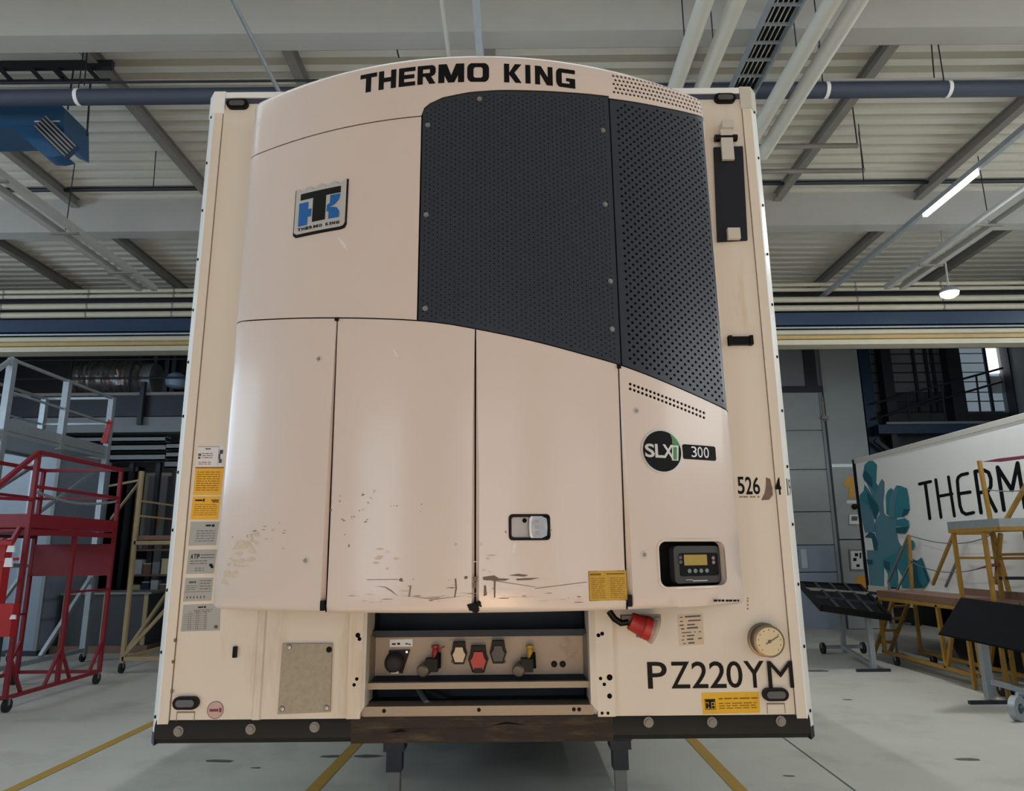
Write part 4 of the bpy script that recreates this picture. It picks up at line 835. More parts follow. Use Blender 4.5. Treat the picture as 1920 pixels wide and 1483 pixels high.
ru = thing('refrigeration_unit', (0, 2.9, UB), 'curved white refrigeration unit with dark grille on the trailer bulkhead', 'refrigeration unit')
g_ = 0.0028
XA = U(787, 400)[0]; XG = (U(1147, 200)[0] + U(1160, 660)[0]) / 2
X1 = (U(632, 620)[0] + U(605, 1130)[0]) / 2; X2 = (U(891, 640)[0] + U(891, 1130)[0]) / 2; X3 = (U(1161, 700)[0] + U(1180, 1130)[0]) / 2
zs1 = U(785, 218)[1]
lowpx = [(632, 596), (700, 597), (787, 601), (840, 607), (890, 616), (960, 630), (1020, 644), (1090, 663), (1160, 683), (1215, 703), (1270, 726), (1320, 748), (1362, 768)]
low = [U(*q) for q in lowpx]
zL = U(460, 602)[1]; lf = [U(*q) for q in ((452, 602), (500, 599), (560, 596.5))]; low = [(-SE, lf[0][1] - 0.01)] + lf + low
ext = low[-1]; sl_ = (low[-1][1] - low[-2][1]) / (low[-1][0] - low[-2][0]); low.append((SE, low[-1][1] + sl_ * 0.12))
def zlow(x):
    for a, b in zip(low, low[1:]):
        if a[0] <= x <= b[0]: return a[1] + (b[1] - a[1]) * (x - a[0]) / (b[0] - a[0])
    return low[-1][1]
gt = [U(u, v) for u, v in ((788, 214), (795, 203), (806, 194), (830, 183), (880, 173), (940, 169), (1000, 170), (1060, 173), (1143, 181))]
gt[0] = (XA, gt[0][1]); gt[-1] = (XG, gt[-1][1])
gr = [(XG, U(1148, 186)[1]), (U(1240, 201)[0], U(1240, 201)[1]), (U(1322, 220)[0], U(1322, 220)[1])]
gr.append((SE, gr[-1][1] - 0.01))
# holes of the perforated field on the top panel
fa, fb, fc, fd = U(1150, 142), U(1318, 184), U(1318, 212), U(1150, 172)
th = []
for i in range(24):
    for j in range(5):
        f = (i + (0.5 if j % 2 else 0)) / 24; t = j / 4
        a = (fa[0] + (fb[0] - fa[0]) * f, (fa[1] + (fb[1] - fa[1]) * f) * (1 - t) + (fd[1] + (fc[1] - fd[1]) * f) * t)
        th.append(circle(a, 0.0060, 8))
top = [(-SE, zs1 + g_), (XA - g_, zs1 + g_)] + [(x, z + g_) for x, z in gt[:-1]] + [(XG, gt[-1][1] + g_)] + [(x, z + g_) for x, z in gr] + [(SE, TT), (-SE, TT)]
sheet([top], th, US, 0.004, 0.03, TL).build('top_panel', M_UNIT, ru, fixn=False)
ul = [(-SE, low[0][1] + g_)] + [(x, zlow(x) + g_) for x in np.arange(-1.05, XA - 0.02, 0.05)] + [(XA - g_, zlow(XA) + g_), (XA - g_, zs1 - g_), (-SE, zs1 - g_)]
sheet([ul], (), US, 0.005, 0.03, TL).build('upper_panel', M_UNIT, ru, fixn=False)
def below(a, b, holes=(), name='door_panel'):
    o = [(a, TB), (b, TB)] + [(b, zlow(b) - g_)] + [(x, zlow(x) - g_) for x in np.arange(b - 0.04, a + 0.02, -0.05)] + [(a, zlow(a) - g_)]
    return sheet([o], holes, US, 0.005, 0.03, TL).build(name, M_UNIT, ru, fixn=False)
dL = below(-SE, X1 - g_, name='left_panel'); dA = below(X1 + g_, X2 - g_, name='door'); 
# latch recess in the second door
lx0, lz0 = U(957, 1010); lx1, lz1 = U(1029, 967)
dB = below(X2 + g_, X3 - g_, [rrect(lx0, lz0, lx1, lz1, 0.012)], 'door')
# right panel: controller window and vent rows
cw0 = U(1239, 1101); cw1 = U(1357, 1015)
ch_ = [rrect(cw0[0], cw0[1], cw1[0], cw1[1], 0.028, 5)]
for i in range(20):
    for j in range(2):
        a, b = U(1182, 720 + 9 * j), U(1320, 774 + 9 * j); f = i / 19
        ch_.append(circle((a[0] + (b[0] - a[0]) * f, a[1] + (b[1] - a[1]) * f), 0.0062, 8))
dR = below(X3 + g_, SE, ch_, 'right_panel')
# grilles
def lattice(outline, ds, dt, r, n, margin, stag_cols):
    P_ = np.array(outline); x0_, x1_ = P_[:, 0].min(), P_[:, 0].max(); z0_, z1_ = P_[:, 1].min(), P_[:, 1].max(); c = []
    i = 0; x = x0_
    while x < x1_:
        z = z0_ + (dt / 2 if i % 2 else 0)
        while z < z1_: c.append((x, z)); z += dt
        x += ds; i += 1
    c = np.array(c); ok = inpoly(c, outline)
    for k in range(8):
        t = k * math.pi / 4; ok &= inpoly(c + np.array([math.cos(t), math.sin(t)]) * margin, outline)
    return [circle((float(a), float(b)), r, n, 0.3) for a, b in c[ok]]
gl = [(XA + g_, zlow(XA) + g_)] + [(x, zlow(x) + g_) for x in np.arange(XA + 0.04, XG - 0.02, 0.04)] + [(XG - g_, zlow(XG) + g_), (XG - g_, gt[-1][1] - g_)] + [(x, z - g_) for x, z in gt[1:-1]][::-1] + [(XA + g_, gt[0][1] - g_)]
mg = sheet([gl], lattice(gl, 0.0168, 0.0205, 0.0032, 6, 0.013, True), US, 0.006, 0.03, TL, lift=-0.002).build('main_grille', M_GRILLE, ru, fixn=False)
SR = SM + 0.03
g2 = [(XG + g_, zlow(XG) + g_)] + [(x, zlow(x) + g_) for x in np.arange(XG + 0.03, SM, 0.03)] + [(SR, zlow(SM) + g_ - 0.006), (SR, gr[2][1] - g_ - 0.004)] + [(gr[2][0], gr[2][1] - g_), (gr[1][0], gr[1][1] - g_), (XG + g_, gr[0][1] - g_)]
sg = sheet([g2], lattice(g2, 0.0166, 0.0325, 0.0060, 8, 0.017, True), US, 0.008, 0.03, TL, lift=-0.001).build('side_grille', M_GRILLE, ru, fixn=False)
es = [(SR + 0.003, zlow(SM) + g_ - 0.006), (SE, zlow(SE) + g_), (SE, gr[2][1] - 0.012), (SR + 0.003, gr[2][1] - g_ - 0.005)]
sheet([es], (), US, 0.012, 0.03, TL).build('edge_strip', M_UNIT, ru, fixn=False)
# inner dark shell, top cover
sh = [(-SE + 0.02, TB + 0.03), (SE - 0.02, TB + 0.03), (SE - 0.02, T0), (-SE + 0.02, T0)]
lz = (cw0[1] - 0.03, cw1[1] + 0.03)
sheet([[(-SE + 0.02, UB + 0.02), (X3, UB + 0.02), (X3, zlow(XG)), (XA, zlow(XA)), (XA, T0), (-SE + 0.02, T0)]], (), US, 0, 0.05, TL, lift=-0.05).build('inner_shell', M_VOID, ru, fixn=False)
sheet([[(XA, 2.6), (XG, 2.6), (XG, T0), (XA, T0)]], (), US, 0, 0.05, TL, lift=-0.012).build('condenser_coil', M_COIL, ru, fixn=False)
sheet([[(XG, 2.0), (SE - 0.02, 2.0), (SE - 0.02, T0), (XG, T0)]], (), US, 0, 0.05, TL, lift=-0.03).build('inner_shell', M_VOID, ru, fixn=False)
tops = [US(s, TT, 0) for s in np.arange(-SE, SE + 0.01, SE / 30)]
b = MB(); n = len(tops); b.v = [tuple(p) for p in tops] + [(p.x, YW - 0.002, p.z) for p in tops]; b.f = [(i, i + 1, i + 1 + n, i + n) for i in range(n - 1)]
b.build('top_cover', M_UNIT, ru, fixn=False)
bots = [US(s, TB, 0) for s in np.arange(-SE, SE + 0.01, SE / 30)]
b = MB(); b.v = [tuple(p) for p in bots] + [(p.x, YW - 0.002, p.z) for p in bots]; b.f = [(i + 1, i, i + n, i + 1 + n) for i in range(n - 1)]
b.build('base_pan', M_RAIL, ru, fixn=False)
# rubber bits at the foot of the seams
for x, z, h in ((X1, UB + 0.012, 0.034), (X2, UB + 0.008, 0.03), (X3, UB + 0.016, 0.04), (X1, zlow(X1) - 0.008, 0.012), (X3, zlow(X3) - 0.012, 0.016)):
    p = US(x, max(z, B0), 0.002); MB().cbox((p.x, p.y + 0.002, z + h / 2 - 0.005), (0.015, 0.02, h)).build('seam_rubber', M_PRINT, ru)
p = US(X2, B0, 0.003); b = MB()
for dx, dz, r in ((-0.01, 0.0, 0.014), (0.012, 0.012, 0.01), (0.004, -0.008, 0.012), (0.02, 0.004, 0.004), (-0.022, 0.006, 0.005)): b.lathe(Vector((p.x + dx, p.y, UB + 0.02 + dz)), (0, -1, 0), [(0, r), (0.002, r * 0.6)], 7)
b.build('chipped_paint', M_INKD, ru)
# screws
def at_unit(u, v, off): s, t = U(u, v); x, y, nx, ny = prof(s); x = x * fl_(t) + XOF; return Vector((x + nx * off, y + ny * off, t)), Vector((nx, ny, 0))
for u, v in ((598, 673), (573, 1051), (1193, 770), (1208, 1040)):
    p, n_ = at_unit(u, v, 0.0005); o = MB().lathe(p, n_, [(0, 0.0135), (0.0015, 0.0125)], 16).build('screw_cup', M_CAP, ru)
    MB().lathe(p, n_, [(0.001, 0.008), (0.004, 0.007)], 12).build('screw', M_STEEL, o)
for u, v in ((899, 185), (802, 234), (799, 402), (797, 578), (1131, 244), (1135, 383), (1145, 527), (1148, 617)):
    p, n_ = at_unit(u, v, -0.002); o = MB().lathe(p, n_, [(0, 0.0105), (0.002, 0.0105), (0.002, 0.0075), (0.005, 0.006)], 14).build('grille_screw', M_STEEL, mg)
# THERMO KING on the brow
z1_, z0_ = U(846, 120)[1], U(846, 155)[1]
for ch, u0, u1, vm in (('T', 676, 707, 151), ('H', 710.5, 743, 148), ('E', 748, 779, 143), ('R', 783, 817, 140), ('M', 822, 870.5, 138), ('O', 876, 917, 136), ('K', 945, 978, 137), ('I', 985, 994.5, 138), ('N', 1003, 1036, 140), ('G', 1042.5, 1078, 144)):
    a, b = U(u0, vm)[0], U(u1, vm)[0]
    block(ch, (a, z0_, b, z1_), US, M_PRINT, ru)
# TK badge: silver shield with wavy top edge
q = [U(u, v) for u, v in ((556, 356), (651, 337), (648, 425), (555, 441))]
bl, br = (q[0][0] + q[3][0]) / 2, (q[1][0] + q[2][0]) / 2; bt, bb_ = (q[0][1] + q[1][1]) / 2, (q[2][1] + q[3][1]) / 2
def BM(lift0): return lambda s, t, off: US(bl + s * (br - bl), bb_ + t * (bt - bb_), off)
wav = [(s, 1.0 - 0.045 + 0.045 * math.cos(s * 4 * 2 * math.pi)) for s in np.arange(0.98, 0.01, -0.03)]
shield = [(0.0, 0.05), (0.05, 0.0), (0.9, 0.0), (0.97, 0.02), (1.0, 0.08), (1.0, 1.0)] + wav + [(0.0, 0.98)]
bd = sheet([[((x - 0.5) * 1.05 + 0.5, (z - 0.5) * 1.05 + 0.47) for x, z in shield]], (), BM(0), 0.004, 0.1, (), False, 0.004).build('maker_badge', M_INKD, ru, 'silver badge with scalloped top edge', fixn=False)
sheet([shield], (), BM(0), 0.003, 0.1, (), False, 0.007).build('badge_face', M_ALU, bd, fixn=False)
def bpoly(ps, m, nm): sheet([ps], (), BM(0), 0.0, 0.1, (), False, 0.0076).build(nm, m, bd, fixn=False)
bpoly([(0.10, 0.72), (0.36, 0.72), (0.36, 0.2), (0.62, 0.2), (0.62, 0.72), (0.90, 0.72), (0.90, 0.86), (0.10, 0.86)], M_INKD, 'badge_bar')
bpoly([(0.08, 0.16), (0.27, 0.16), (0.27, 0.33), (0.34, 0.33), (0.34, 0.5), (0.27, 0.5), (0.27, 0.66), (0.08, 0.66)], M_BLUE, 'badge_block')
bpoly([(0.64, 0.36), (0.68, 0.36), (0.68, 0.2), (0.89, 0.2), (0.89, 0.32), (0.84, 0.41), (0.76, 0.44), (0.70, 0.44), (0.80, 0.49), (0.88, 0.58), (0.90, 0.7), (0.70, 0.7), (0.70, 0.54), (0.64, 0.5)], M_BLUE, 'badge_block')
words('THERMO KING', (0.08, 0.06, 0.9, 0.125), BM(0), M_PRINT, bd, 0.0078, 0.06)
# SLXi 300 badge
sc_ = U(1241, 846); rx = abs(U(1278, 846)[0] - U(1205, 846)[0]) / 2
bz0, bz1 = U(1310, 862)[1], U(1310, 835)[1]; bxe = U(1341, 848)[0]
sm = sheet([circle(sc_, rx * 1.06, 36)], (), US, 0.004, 0.015, (), False, 0.003).build('model_badge', M_ALU, ru, 'round dark badge reading SLXi 300', fixn=False)
sheet([circle(sc_, rx * 0.97, 36)], (), US, 0.002, 0.015, (), False, 0.0045).build('disc', M_PRINT, sm, fixn=False)
sheet([rrect(sc_[0] + rx * 1.08, bz0, bxe, bz1, 0.008)], (), US, 0.004, 0.015, (), False, 0.003).build('bar', M_PRINT, sm, fixn=False)
lz0_, lz1_ = sc_[1] - 0.026, sc_[1] + 0.026
for ch, u0, u1 in (('S', 1208, 1226), ('L', 1227, 1243), ('X', 1241, 1262)): letter(ch, (U(u0, 848)[0], lz0_, U(u1, 848)[0], lz1_), US, M_ALU, sm, 0.0055, 0.025)
leaf = [(sc_[0] + rx * a, sc_[1] + rx * b) for a, b in ((0.42, 0.86), (0.62, 0.74), (0.82, 0.5), (0.92, 0.3), (0.60, 0.30), (0.5, 0.4), (0.52, 0.6))]
sheet([leaf], (), US, 0, 0.02, (), False, 0.0056).build('leaf', M_GREEN, sm, fixn=False)
sheet([[(sc_[0] + rx * a, sc_[1] + rx * b) for a, b in ((0.44, -0.42), (0.78, -0.42), (0.84, 0.3), (0.50, 0.3))]], (), US, 0, 0.02, (), False, 0.0056).build('stem_edge', M_ALU, sm, fixn=False)
sheet([[(sc_[0] + rx * a, sc_[1] + rx * b) for a, b in ((0.52, -0.38), (0.70, -0.38), (0.75, 0.22), (0.55, 0.22))]], (), US, 0, 0.02, (), False, 0.006).build('stem', M_GREEN, sm, fixn=False)
for ch, u0, u1 in (('3', 1295, 1305), ('0', 1306.5, 1316), ('0', 1318, 1327.5)): letter(ch, (U(u0, 848)[0], U(1310, 858)[1], U(u1, 848)[0], U(1310, 838)[1]), US, M_ALU, sm, 0.0045, 0.0, 'digit')
# latch
mz = (lz0 + lz1) / 2
lt = sheet([rrect(lx0 - 0.006, lz0 - 0.006, lx1 + 0.004, lz1 + 0.006, 0.014)], [rrect(lx0 + 0.004, lz0 + 0.004, lx1 - 0.004, lz1 - 0.004, 0.01)], US, 0.006, 0.02, (), False, 0.003).build('door_latch', M_BLACK, dB, fixn=False)
def LQ(a, b): return (lx0 + a * (lx1 - lx0), lz0 + b * (lz1 - lz0))
sheet([[LQ(0.02, 0.04), LQ(0.98, 0.04), LQ(0.98, 0.96), LQ(0.02, 0.96)]], (), US, 0, 0.02, (), False, -0.014).build('latch_cup', mat('latch_grey', (150, 146, 144), 0.35, 0.6), dB, fixn=False)
pp = [LQ(*q) for q in ((0.5, 0.1), (0.56, 0.02), (0.8, 0.02), (0.93, 0.12), (0.95, 0.5), (0.93, 0.88), (0.8, 0.98), (0.56, 0.98), (0.5, 0.85), (0.53, 0.5))]
sheet([pp], (), US, 0.02, 0.02, (), False, 0.008).build('latch_paddle', mat('paddle_metal', (164, 166, 170), 0.3, 0.8, var=0.35, scale=45), dB, fixn=False)
sheet([[LQ(*q) for q in ((0.49, 0.1), (0.53, 0.02), (0.57, 0.04), (0.535, 0.25), (0.525, 0.5), (0.535, 0.75), (0.57, 0.96), (0.53, 0.98), (0.49, 0.88), (0.475, 0.5))]], (), US, 0.012, 0.02, (), False, 0.0115).build('latch_crescent', M_SWHITE, dB, fixn=False)  # bright crescent of the chrome paddle painted as a white strip
for a, b in ((0.68, 0.25), (0.68, 0.5), (0.68, 0.75)):
    sheet([rrect(*LQ(a - 0.06, b - 0.09), *LQ(a + 0.06, b + 0.09), 0.003)], (), US, 0.002, 0.02, (), False, 0.0095).build('paddle_stud', mat('latch_grey', (150, 146, 144), 0.35, 0.6), dB, fixn=False)
for b0_, b1_ in ((0.0, 0.12), (0.88, 1.0)): sheet([[LQ(0.8, b0_), LQ(1.0, b0_), LQ(1.0, b1_), LQ(0.8, b1_)]], (), US, 0.004, 0.02, (), False, 0.005).build('latch_slot', M_VOID, dB, fixn=False)
c = LQ(0.38, 0.8); p = US(c[0], c[1], -0.013); MB().lathe(p, (0, -1, 0), [(0, 0.008), (0.004, 0.008)], 12).build('keyhole', M_VOID, dB)
# yellow label on the second door
q4 = [U(u, v) for u, v in ((1103, 1071), (1174, 1069), (1177, 1125), (1105, 1127))]
yl = sheet([q4], (), US, 0.001, 0.02, (), False, 0.0012).build('warning_label', M_OCH, ru, fixn=False)
lx, rx_, bz, tz = q4[0][0], q4[2][0], q4[2][1], q4[0][1]
YM = lambda s, t, off: US(lx + s * (rx_ - lx), bz + t * (tz - bz), off)
dashes([(0, 0, 1, 0.015), (0, 0.985, 1, 1), (0, 0, 0.012, 1), (0.985, 0, 1, 1), (0.04, 0.86, 0.32, 0.92), (0.46, 0.88, 0.94, 0.92)], YM, M_INKY, yl, 0.0022)
dashes(para(0.06, 0.42, 0.06, 0.78, 11, 0.22) + para(0.55, 0.94, 0.06, 0.78, 11, 0.22), YM, M_INKY, yl, 0.0022)
# controller behind the window
cxm, czm = (cw0[0] + cw1[0]) / 2, (cw0[1] + cw1[1]) / 2
rim = MB()
sheet([rrect(cw0[0] - 0.008, cw0[1] - 0.008, cw1[0] + 0.008, cw1[1] + 0.008, 0.034, 5)], [rrect(cw0[0], cw0[1], cw1[0], cw1[1], 0.028, 5)], US, 0.03, 0.05, (), False, 0.0025).build('window_rim', M_UNIT, dR, fixn=False)
sheet([[(cw0[0] - 0.02, cw0[1] - 0.02), (cw1[0] + 0.02, cw0[1] - 0.02), (cw1[0] + 0.02, cw1[1] + 0.02), (cw0[0] - 0.02, cw1[1] + 0.02)]], (), US, 0, 0.05, (), False, -0.055).build('window_back', M_VOID, dR, fixn=False)
def CQ(a, b): return (cw0[0] + a * (cw1[0] - cw0[0]), cw0[1] + b * (cw1[1] - cw0[1]))
def cpan(a0, b0, a1, b1, r, m, nm, lift, th_=0.01, par=None): return sheet([rrect(*CQ(a0, b0), *CQ(a1, b1), r)], (), US, th_, 0.05, (), False, lift).build(nm, m, par or ct, fixn=False)
ct = sheet([rrect(*CQ(0.26, 0.06), *CQ(0.97, 0.9), 0.016)], (), US, 0.03, 0.05, (), False, -0.02).build('controller', mat('controller_grey', (58, 57, 60), 0.4), ru, 'dark control panel with an amber display', fixn=False)
cpan(0.34, 0.22, 0.94, 0.74, 0.008, M_PRINT, 'keypad', -0.0185, 0.002)
cpan(0.405, 0.46, 0.76, 0.70, 0.002, M_LCD, 'display', -0.017, 0.002)
for k in range(4):
    c = CQ(0.475 + k * 0.09, 0.335); sheet([circle(c, 0.008, 10)], (), US, 0.002, 0.02, (), False, -0.016).build('button', mat('button_mint', (110, 138, 128), 0.5), ct, fixn=False)
for a, b in ((0.35, 0.64), (0.35, 0.54), (0.86, 0.62), (0.86, 0.52)):
    c = CQ(a, b); sheet([circle(c, 0.007, 10)], (), US, 0.002, 0.02, (), False, -0.016).build('button', mat('button_mauve', (150, 118, 122), 0.5) if a > 0.5 else M_INK, ct, fixn=False)
dashes([CQ(0.42, 0.13) + CQ(0.52, 0.145), CQ(0.52, 0.10) + CQ(0.75, 0.125)], US, M_CAP, ct, -0.0185)
# scuffs, scratches and grime on the doors
def mark(px_, m, nm='scuff', lift=0.0009): sheet([[U(u, v) for u, v in px_]], (), US, 0, 0.02, (), False, lift).build(nm, m, ru, fixn=False)
def blob(u, v, w_, h_, m, seed, nm='scuff'):
    r_ = random.Random(seed); mark([(u + w_ * math.cos(t) * r_.uniform(0.5, 1.1), v + h_ * math.sin(t) * r_.uniform(0.5, 1.1)) for t in [k * 2 * math.pi / 9 for k in range(9)]], m, nm)
def Z(a, b): return (600 + a / 3.2, 900 + b / 3.2)
for px_ in (((975, 582), (1000, 578), (1045, 572), (1075, 590), (1140, 592), (1110, 604), (1000, 602), (980, 600)), ((1130, 572), (1190, 562), (1250, 570), (1225, 580)), ((1175, 592), (1230, 588), (1320, 587), (1260, 600), (1180, 602)), ((1042, 600), (1054, 600), (1052, 706), (1043, 706)), ((984, 632), (996, 632), (1002, 690), (982, 698)), ((808, 590), (818, 592), (822, 650), (812, 704), (804, 704), (812, 650)), ((915, 618), (934, 612), (932, 650), (916, 648)), ((917, 580), (944, 580), (942, 608), (918, 606))):
    mark([Z(*q) for q in px_], M_SCUFF)
for a, b, w_, h_ in ((488, 600, 16, 14), (876, 586, 12, 14), (1115, 312, 5, 10), (1390, 300, 4, 5), (66, 180, 10, 8), (150, 328, 3, 8), (174, 395, 5, 12), (610, 145, 4, 5), (605, 190, 4, 4)):
    u, v = Z(a, b); blob(u, v, w_ / 3.2, h_ / 3.2, M_SCUFF, int(a))
for px_ in (((1025, 598), (1290, 640), (1292, 644), (1030, 604)), ((280, 596), (470, 594), (470, 598), (280, 600)), ((330, 636), (395, 640), (430, 660), (470, 700), (420, 664), (390, 645)), ((470, 690), (690, 712), (900, 690), (690, 718)), ((1290, 648), (1600, 610), (1602, 614), (1290, 653)), ((640, 700), (700, 702), (760, 690), (700, 708)), ((523, 635), (550, 632), (540, 700), (530, 700), (538, 640))):
    mark([Z(*q) for q in px_], M_HAIR, 'scratch')
for a, b, w_, h_ in ((270, 75, 16, 18), (330, 72, 10, 10), (300, 120, 14, 20), (255, 178, 20, 8), (205, 225, 14, 10), (140, 240, 12, 6), (278, 245, 10, 14), (440, 155, 30, 2), (120, 110, 4, 30), (815, 385, 6, 8)):
    u, v = Z(a, b)
    r_ = random.Random(int(a * b))
    for k in range(4): blob(u + r_.uniform(-w_, w_) / 3.2, v + r_.uniform(-h_, h_) / 3.2, r_.uniform(1.0, 2.2), r_.uniform(0.6, 1.8), M_HAIR, k + int(a), 'scratch')
r_ = random.Random(5)
for k in range(60):
    f, g = r_.random(), r_.random(); u = 412 + f * 70 + g * 30 * (1 - f); v = 1108 - f * 62 - g * (90 - 40 * f)
    blob(u, v, r_.uniform(2, 11), r_.uniform(1.2, 5), M_DIRT, 100 + k, 'grime')
for k in range(16): blob(r_.uniform(435, 535), r_.uniform(980, 1030), r_.uniform(1.5, 5), r_.uniform(0.5, 1.2), M_HAIR, 300 + k, 'grime')
for px_ in (((632, 444), (636, 446), (646, 456), (653, 471), (644, 462)), ((737, 656), (740, 656), (746, 668), (744, 670)), ((962, 1020), (968, 1016), (964, 1036), (960, 1038))): mark(px_, M_SWHITE, 'pale_scratch')
r_ = random.Random(11)
for k in range(46):
    u = r_.gauss(860, 110); v = 1130 - abs(r_.gauss(0, 18)); blob(min(max(u, 640), 1085), v, r_.uniform(2, 14), r_.uniform(0.5, 1.5), M_DIRT if k % 3 else M_HAIR, 500 + k, 'grime')
for k in range(14): blob(r_.uniform(890, 930) if k % 2 else r_.uniform(700, 760), r_.uniform(1020, 1075), r_.uniform(3, 10), r_.uniform(1, 3), M_DIRT, 700 + k, 'grime')
b = MB()
for u0, u1 in ((1338, 1345), (1347, 1351), (1353, 1358), (1361, 1366), (1367, 1373), (1375, 1381), (1383, 1387)):
    a0_, a1_ = U(u0, 1128), U(u1, 1124); b.add([US(a0_[0], a0_[1], 0.001), US(a1_[0], a0_[1], 0.001), US(a1_[0], a1_[1], 0.001), US(a0_[0], a1_[1], 0.001)], [(0, 1, 2, 3)])
b.build('small_print', M_INKD, ru, fixn=False)

# ================================================================== WHITE TRAILER ON THE RIGHT
XT = 7.1; ye = 14.46; zb_, zt_ = 1.06, 3.6
t2 = thing('box_trailer', (8.3, 8.5, 0), 'white box trailer with teal snowflake print parked along the right wall', 'trailer')
bx('side_wall', (XT, 1.9, zb_), (XT + 0.05, ye, zt_), M_TWHITE, t2)
bx('far_wall', (XT, ye - 0.05, zb_), (9.6, ye, zt_), M_TWHITE, t2); bx('near_wall', (XT, 1.9, zb_), (9.6, 1.95, zt_), M_TWHITE, t2)
bx('roof', (XT, 1.9, zt_), (9.6, ye, zt_ + 0.03), M_TWHITE, t2); bx('box_floor', (XT, 1.9, zb_ - 0.08), (9.6, ye, zb_), M_TRUSS, t2)
bx('roof_rail', (XT - 0.015, 1.9, zt_ - 0.06), (XT, ye, zt_ + 0.02), M_CAP, t2); bx('lower_rail', (XT - 0.02, 1.9, zb_ - 0.02), (XT, ye, zb_ + 0.09), M_CAP, t2)
bx('corner_edge', (XT - 0.025, ye - 0.03, zb_), (XT + 0.03, ye + 0.03, zt_ + 0.03), M_PRINT, t2)
for x in (7.75, 8.9): bx('chassis_rail', (x - 0.06, 2.2, 0.78), (x + 0.06, ye - 0.3, 0.98), M_TRUSS, t2)
bx('under_run_box', (7.2, 12.4, 0.55), (7.5, 14.2, 0.95), M_BLACK, t2); bx('number_plate', (7.17, 13.0, 0.82), (7.19, 13.25, 0.9), M_SWHITE, t2)
wheels(t2, (7.42, 9.3), (10.4, 11.7))
for y in (10.4, 11.7): rod('axle', [(7.5, y, 0.51), (9.2, y, 0.51)], 0.07, M_TRUSS, t2, 8)
for y in (3.6,): bx('support_leg', (7.6, y, 0), (7.72, y + 0.12, 0.98), M_TRUSS, t2); bx('support_leg', (8.9, y, 0), (9.02, y + 0.12, 0.98), M_TRUSS, t2)
def S6(a, b): p = PX(1600 + a / 3.5259, 850 + b / 3.5259, XT); return (p.y, p.z)
side = planar((XT, 0, 0), (0, 1, 0), (0, 0, 1), (-1, 0, 0))
flake = [(1, [(90, 200), (150, 190), (165, 215), (175, 190), (190, 168), (207, 190), (207, 260), (200, 330), (205, 395), (220, 412), (290, 425), (285, 480), (290, 530), (300, 580), (320, 615), (300, 660), (220, 700), (205, 700), (205, 890), (112, 890), (88, 640), (140, 640), (165, 620), (150, 540), (140, 470), (150, 440), (175, 400), (160, 350)]),
         (2, [(62, 150), (75, 75), (100, 52), (128, 47), (158, 75), (152, 195), (165, 215), (150, 260), (100, 210), (75, 180)]), (3, [(62, 145), (80, 110), (125, 160), (130, 230), (100, 205), (72, 178)]),
         (2, [(42, 280), (70, 245), (75, 205), (100, 235), (165, 340), (172, 380), (150, 440), (135, 430), (100, 340), (70, 400), (50, 350)]), (3, [(90, 250), (165, 345), (170, 390), (150, 440), (130, 390), (105, 330)]),
         (1, [(42, 300), (70, 330), (100, 345), (140, 450), (150, 520), (80, 525), (55, 420)]), (3, [(78, 555), (110, 520), (145, 530), (165, 600), (160, 640), (140, 640), (125, 560)]),
         (2, [(218, 280), (232, 245), (255, 228), (268, 245), (275, 235), (290, 212), (318, 215), (358, 232), (370, 290), (378, 375), (335, 420), (290, 425), (240, 412), (222, 400)]), (1, [(268, 245), (290, 212), (300, 240), (280, 330), (270, 410), (240, 412), (245, 300)]),
         (3, [(340, 365), (378, 372), (360, 405), (325, 420)]), (2, [(290, 440), (345, 428), (372, 445), (374, 485), (290, 480)]), (3, [(285, 488), (375, 485), (350, 530), (310, 530), (290, 525)]),
         (2, [(205, 700), (300, 660), (320, 615), (345, 605), (385, 590), (380, 700), (385, 890), (325, 890), (330, 815), (290, 740), (300, 830), (300, 895), (235, 895), (235, 800), (205, 740)]), (3, [(205, 705), (250, 720), (250, 780), (215, 760)]), (3, [(95, 700), (130, 705), (130, 730), (102, 735)]),
         (2, [(385, 580), (400, 572), (415, 600), (410, 630), (390, 645)]), (3, [(385, 690), (430, 710), (460, 688), (475, 730), (515, 840), (475, 888), (385, 890)]), (2, [(430, 710), (460, 688), (470, 760), (500, 850), (475, 888), (440, 840)])]
for k, (c, ps) in enumerate(flake):
    sheet([[S6(a, b) for a, b in ps]], (), side, 0, 99, (), False, 0.002 + 0.0015 * k).build('snowflake_facet', (M_TEAL1, M_TEAL2, M_TEAL3)[c - 1], t2, fixn=False)
def S5(a, b): p = PX(1640 + a / 5.704, 840 + b / 5.704, XT); return (p.y, p.z)
def stroke(paths, wd=29):
    out = []; wd *= 1.18
    for pth in paths:
        for (xa, ya), (xb, yb) in zip(pth, pth[1:]):
            L = math.hypot(xb - xa, yb - ya); nx, ny = -(yb - ya) / L * wd / 2, (xb - xa) / L * wd / 2
            out.append([S5(xa + nx, ya + ny), S5(xb + nx, yb + ny), S5(xb - nx, yb - ny), S5(xa - nx, ya - ny)])
        for q in pth: out.append([S5(*c) for c in circle(q, wd / 2 * 0.98, 10, 0.17)])
    return out
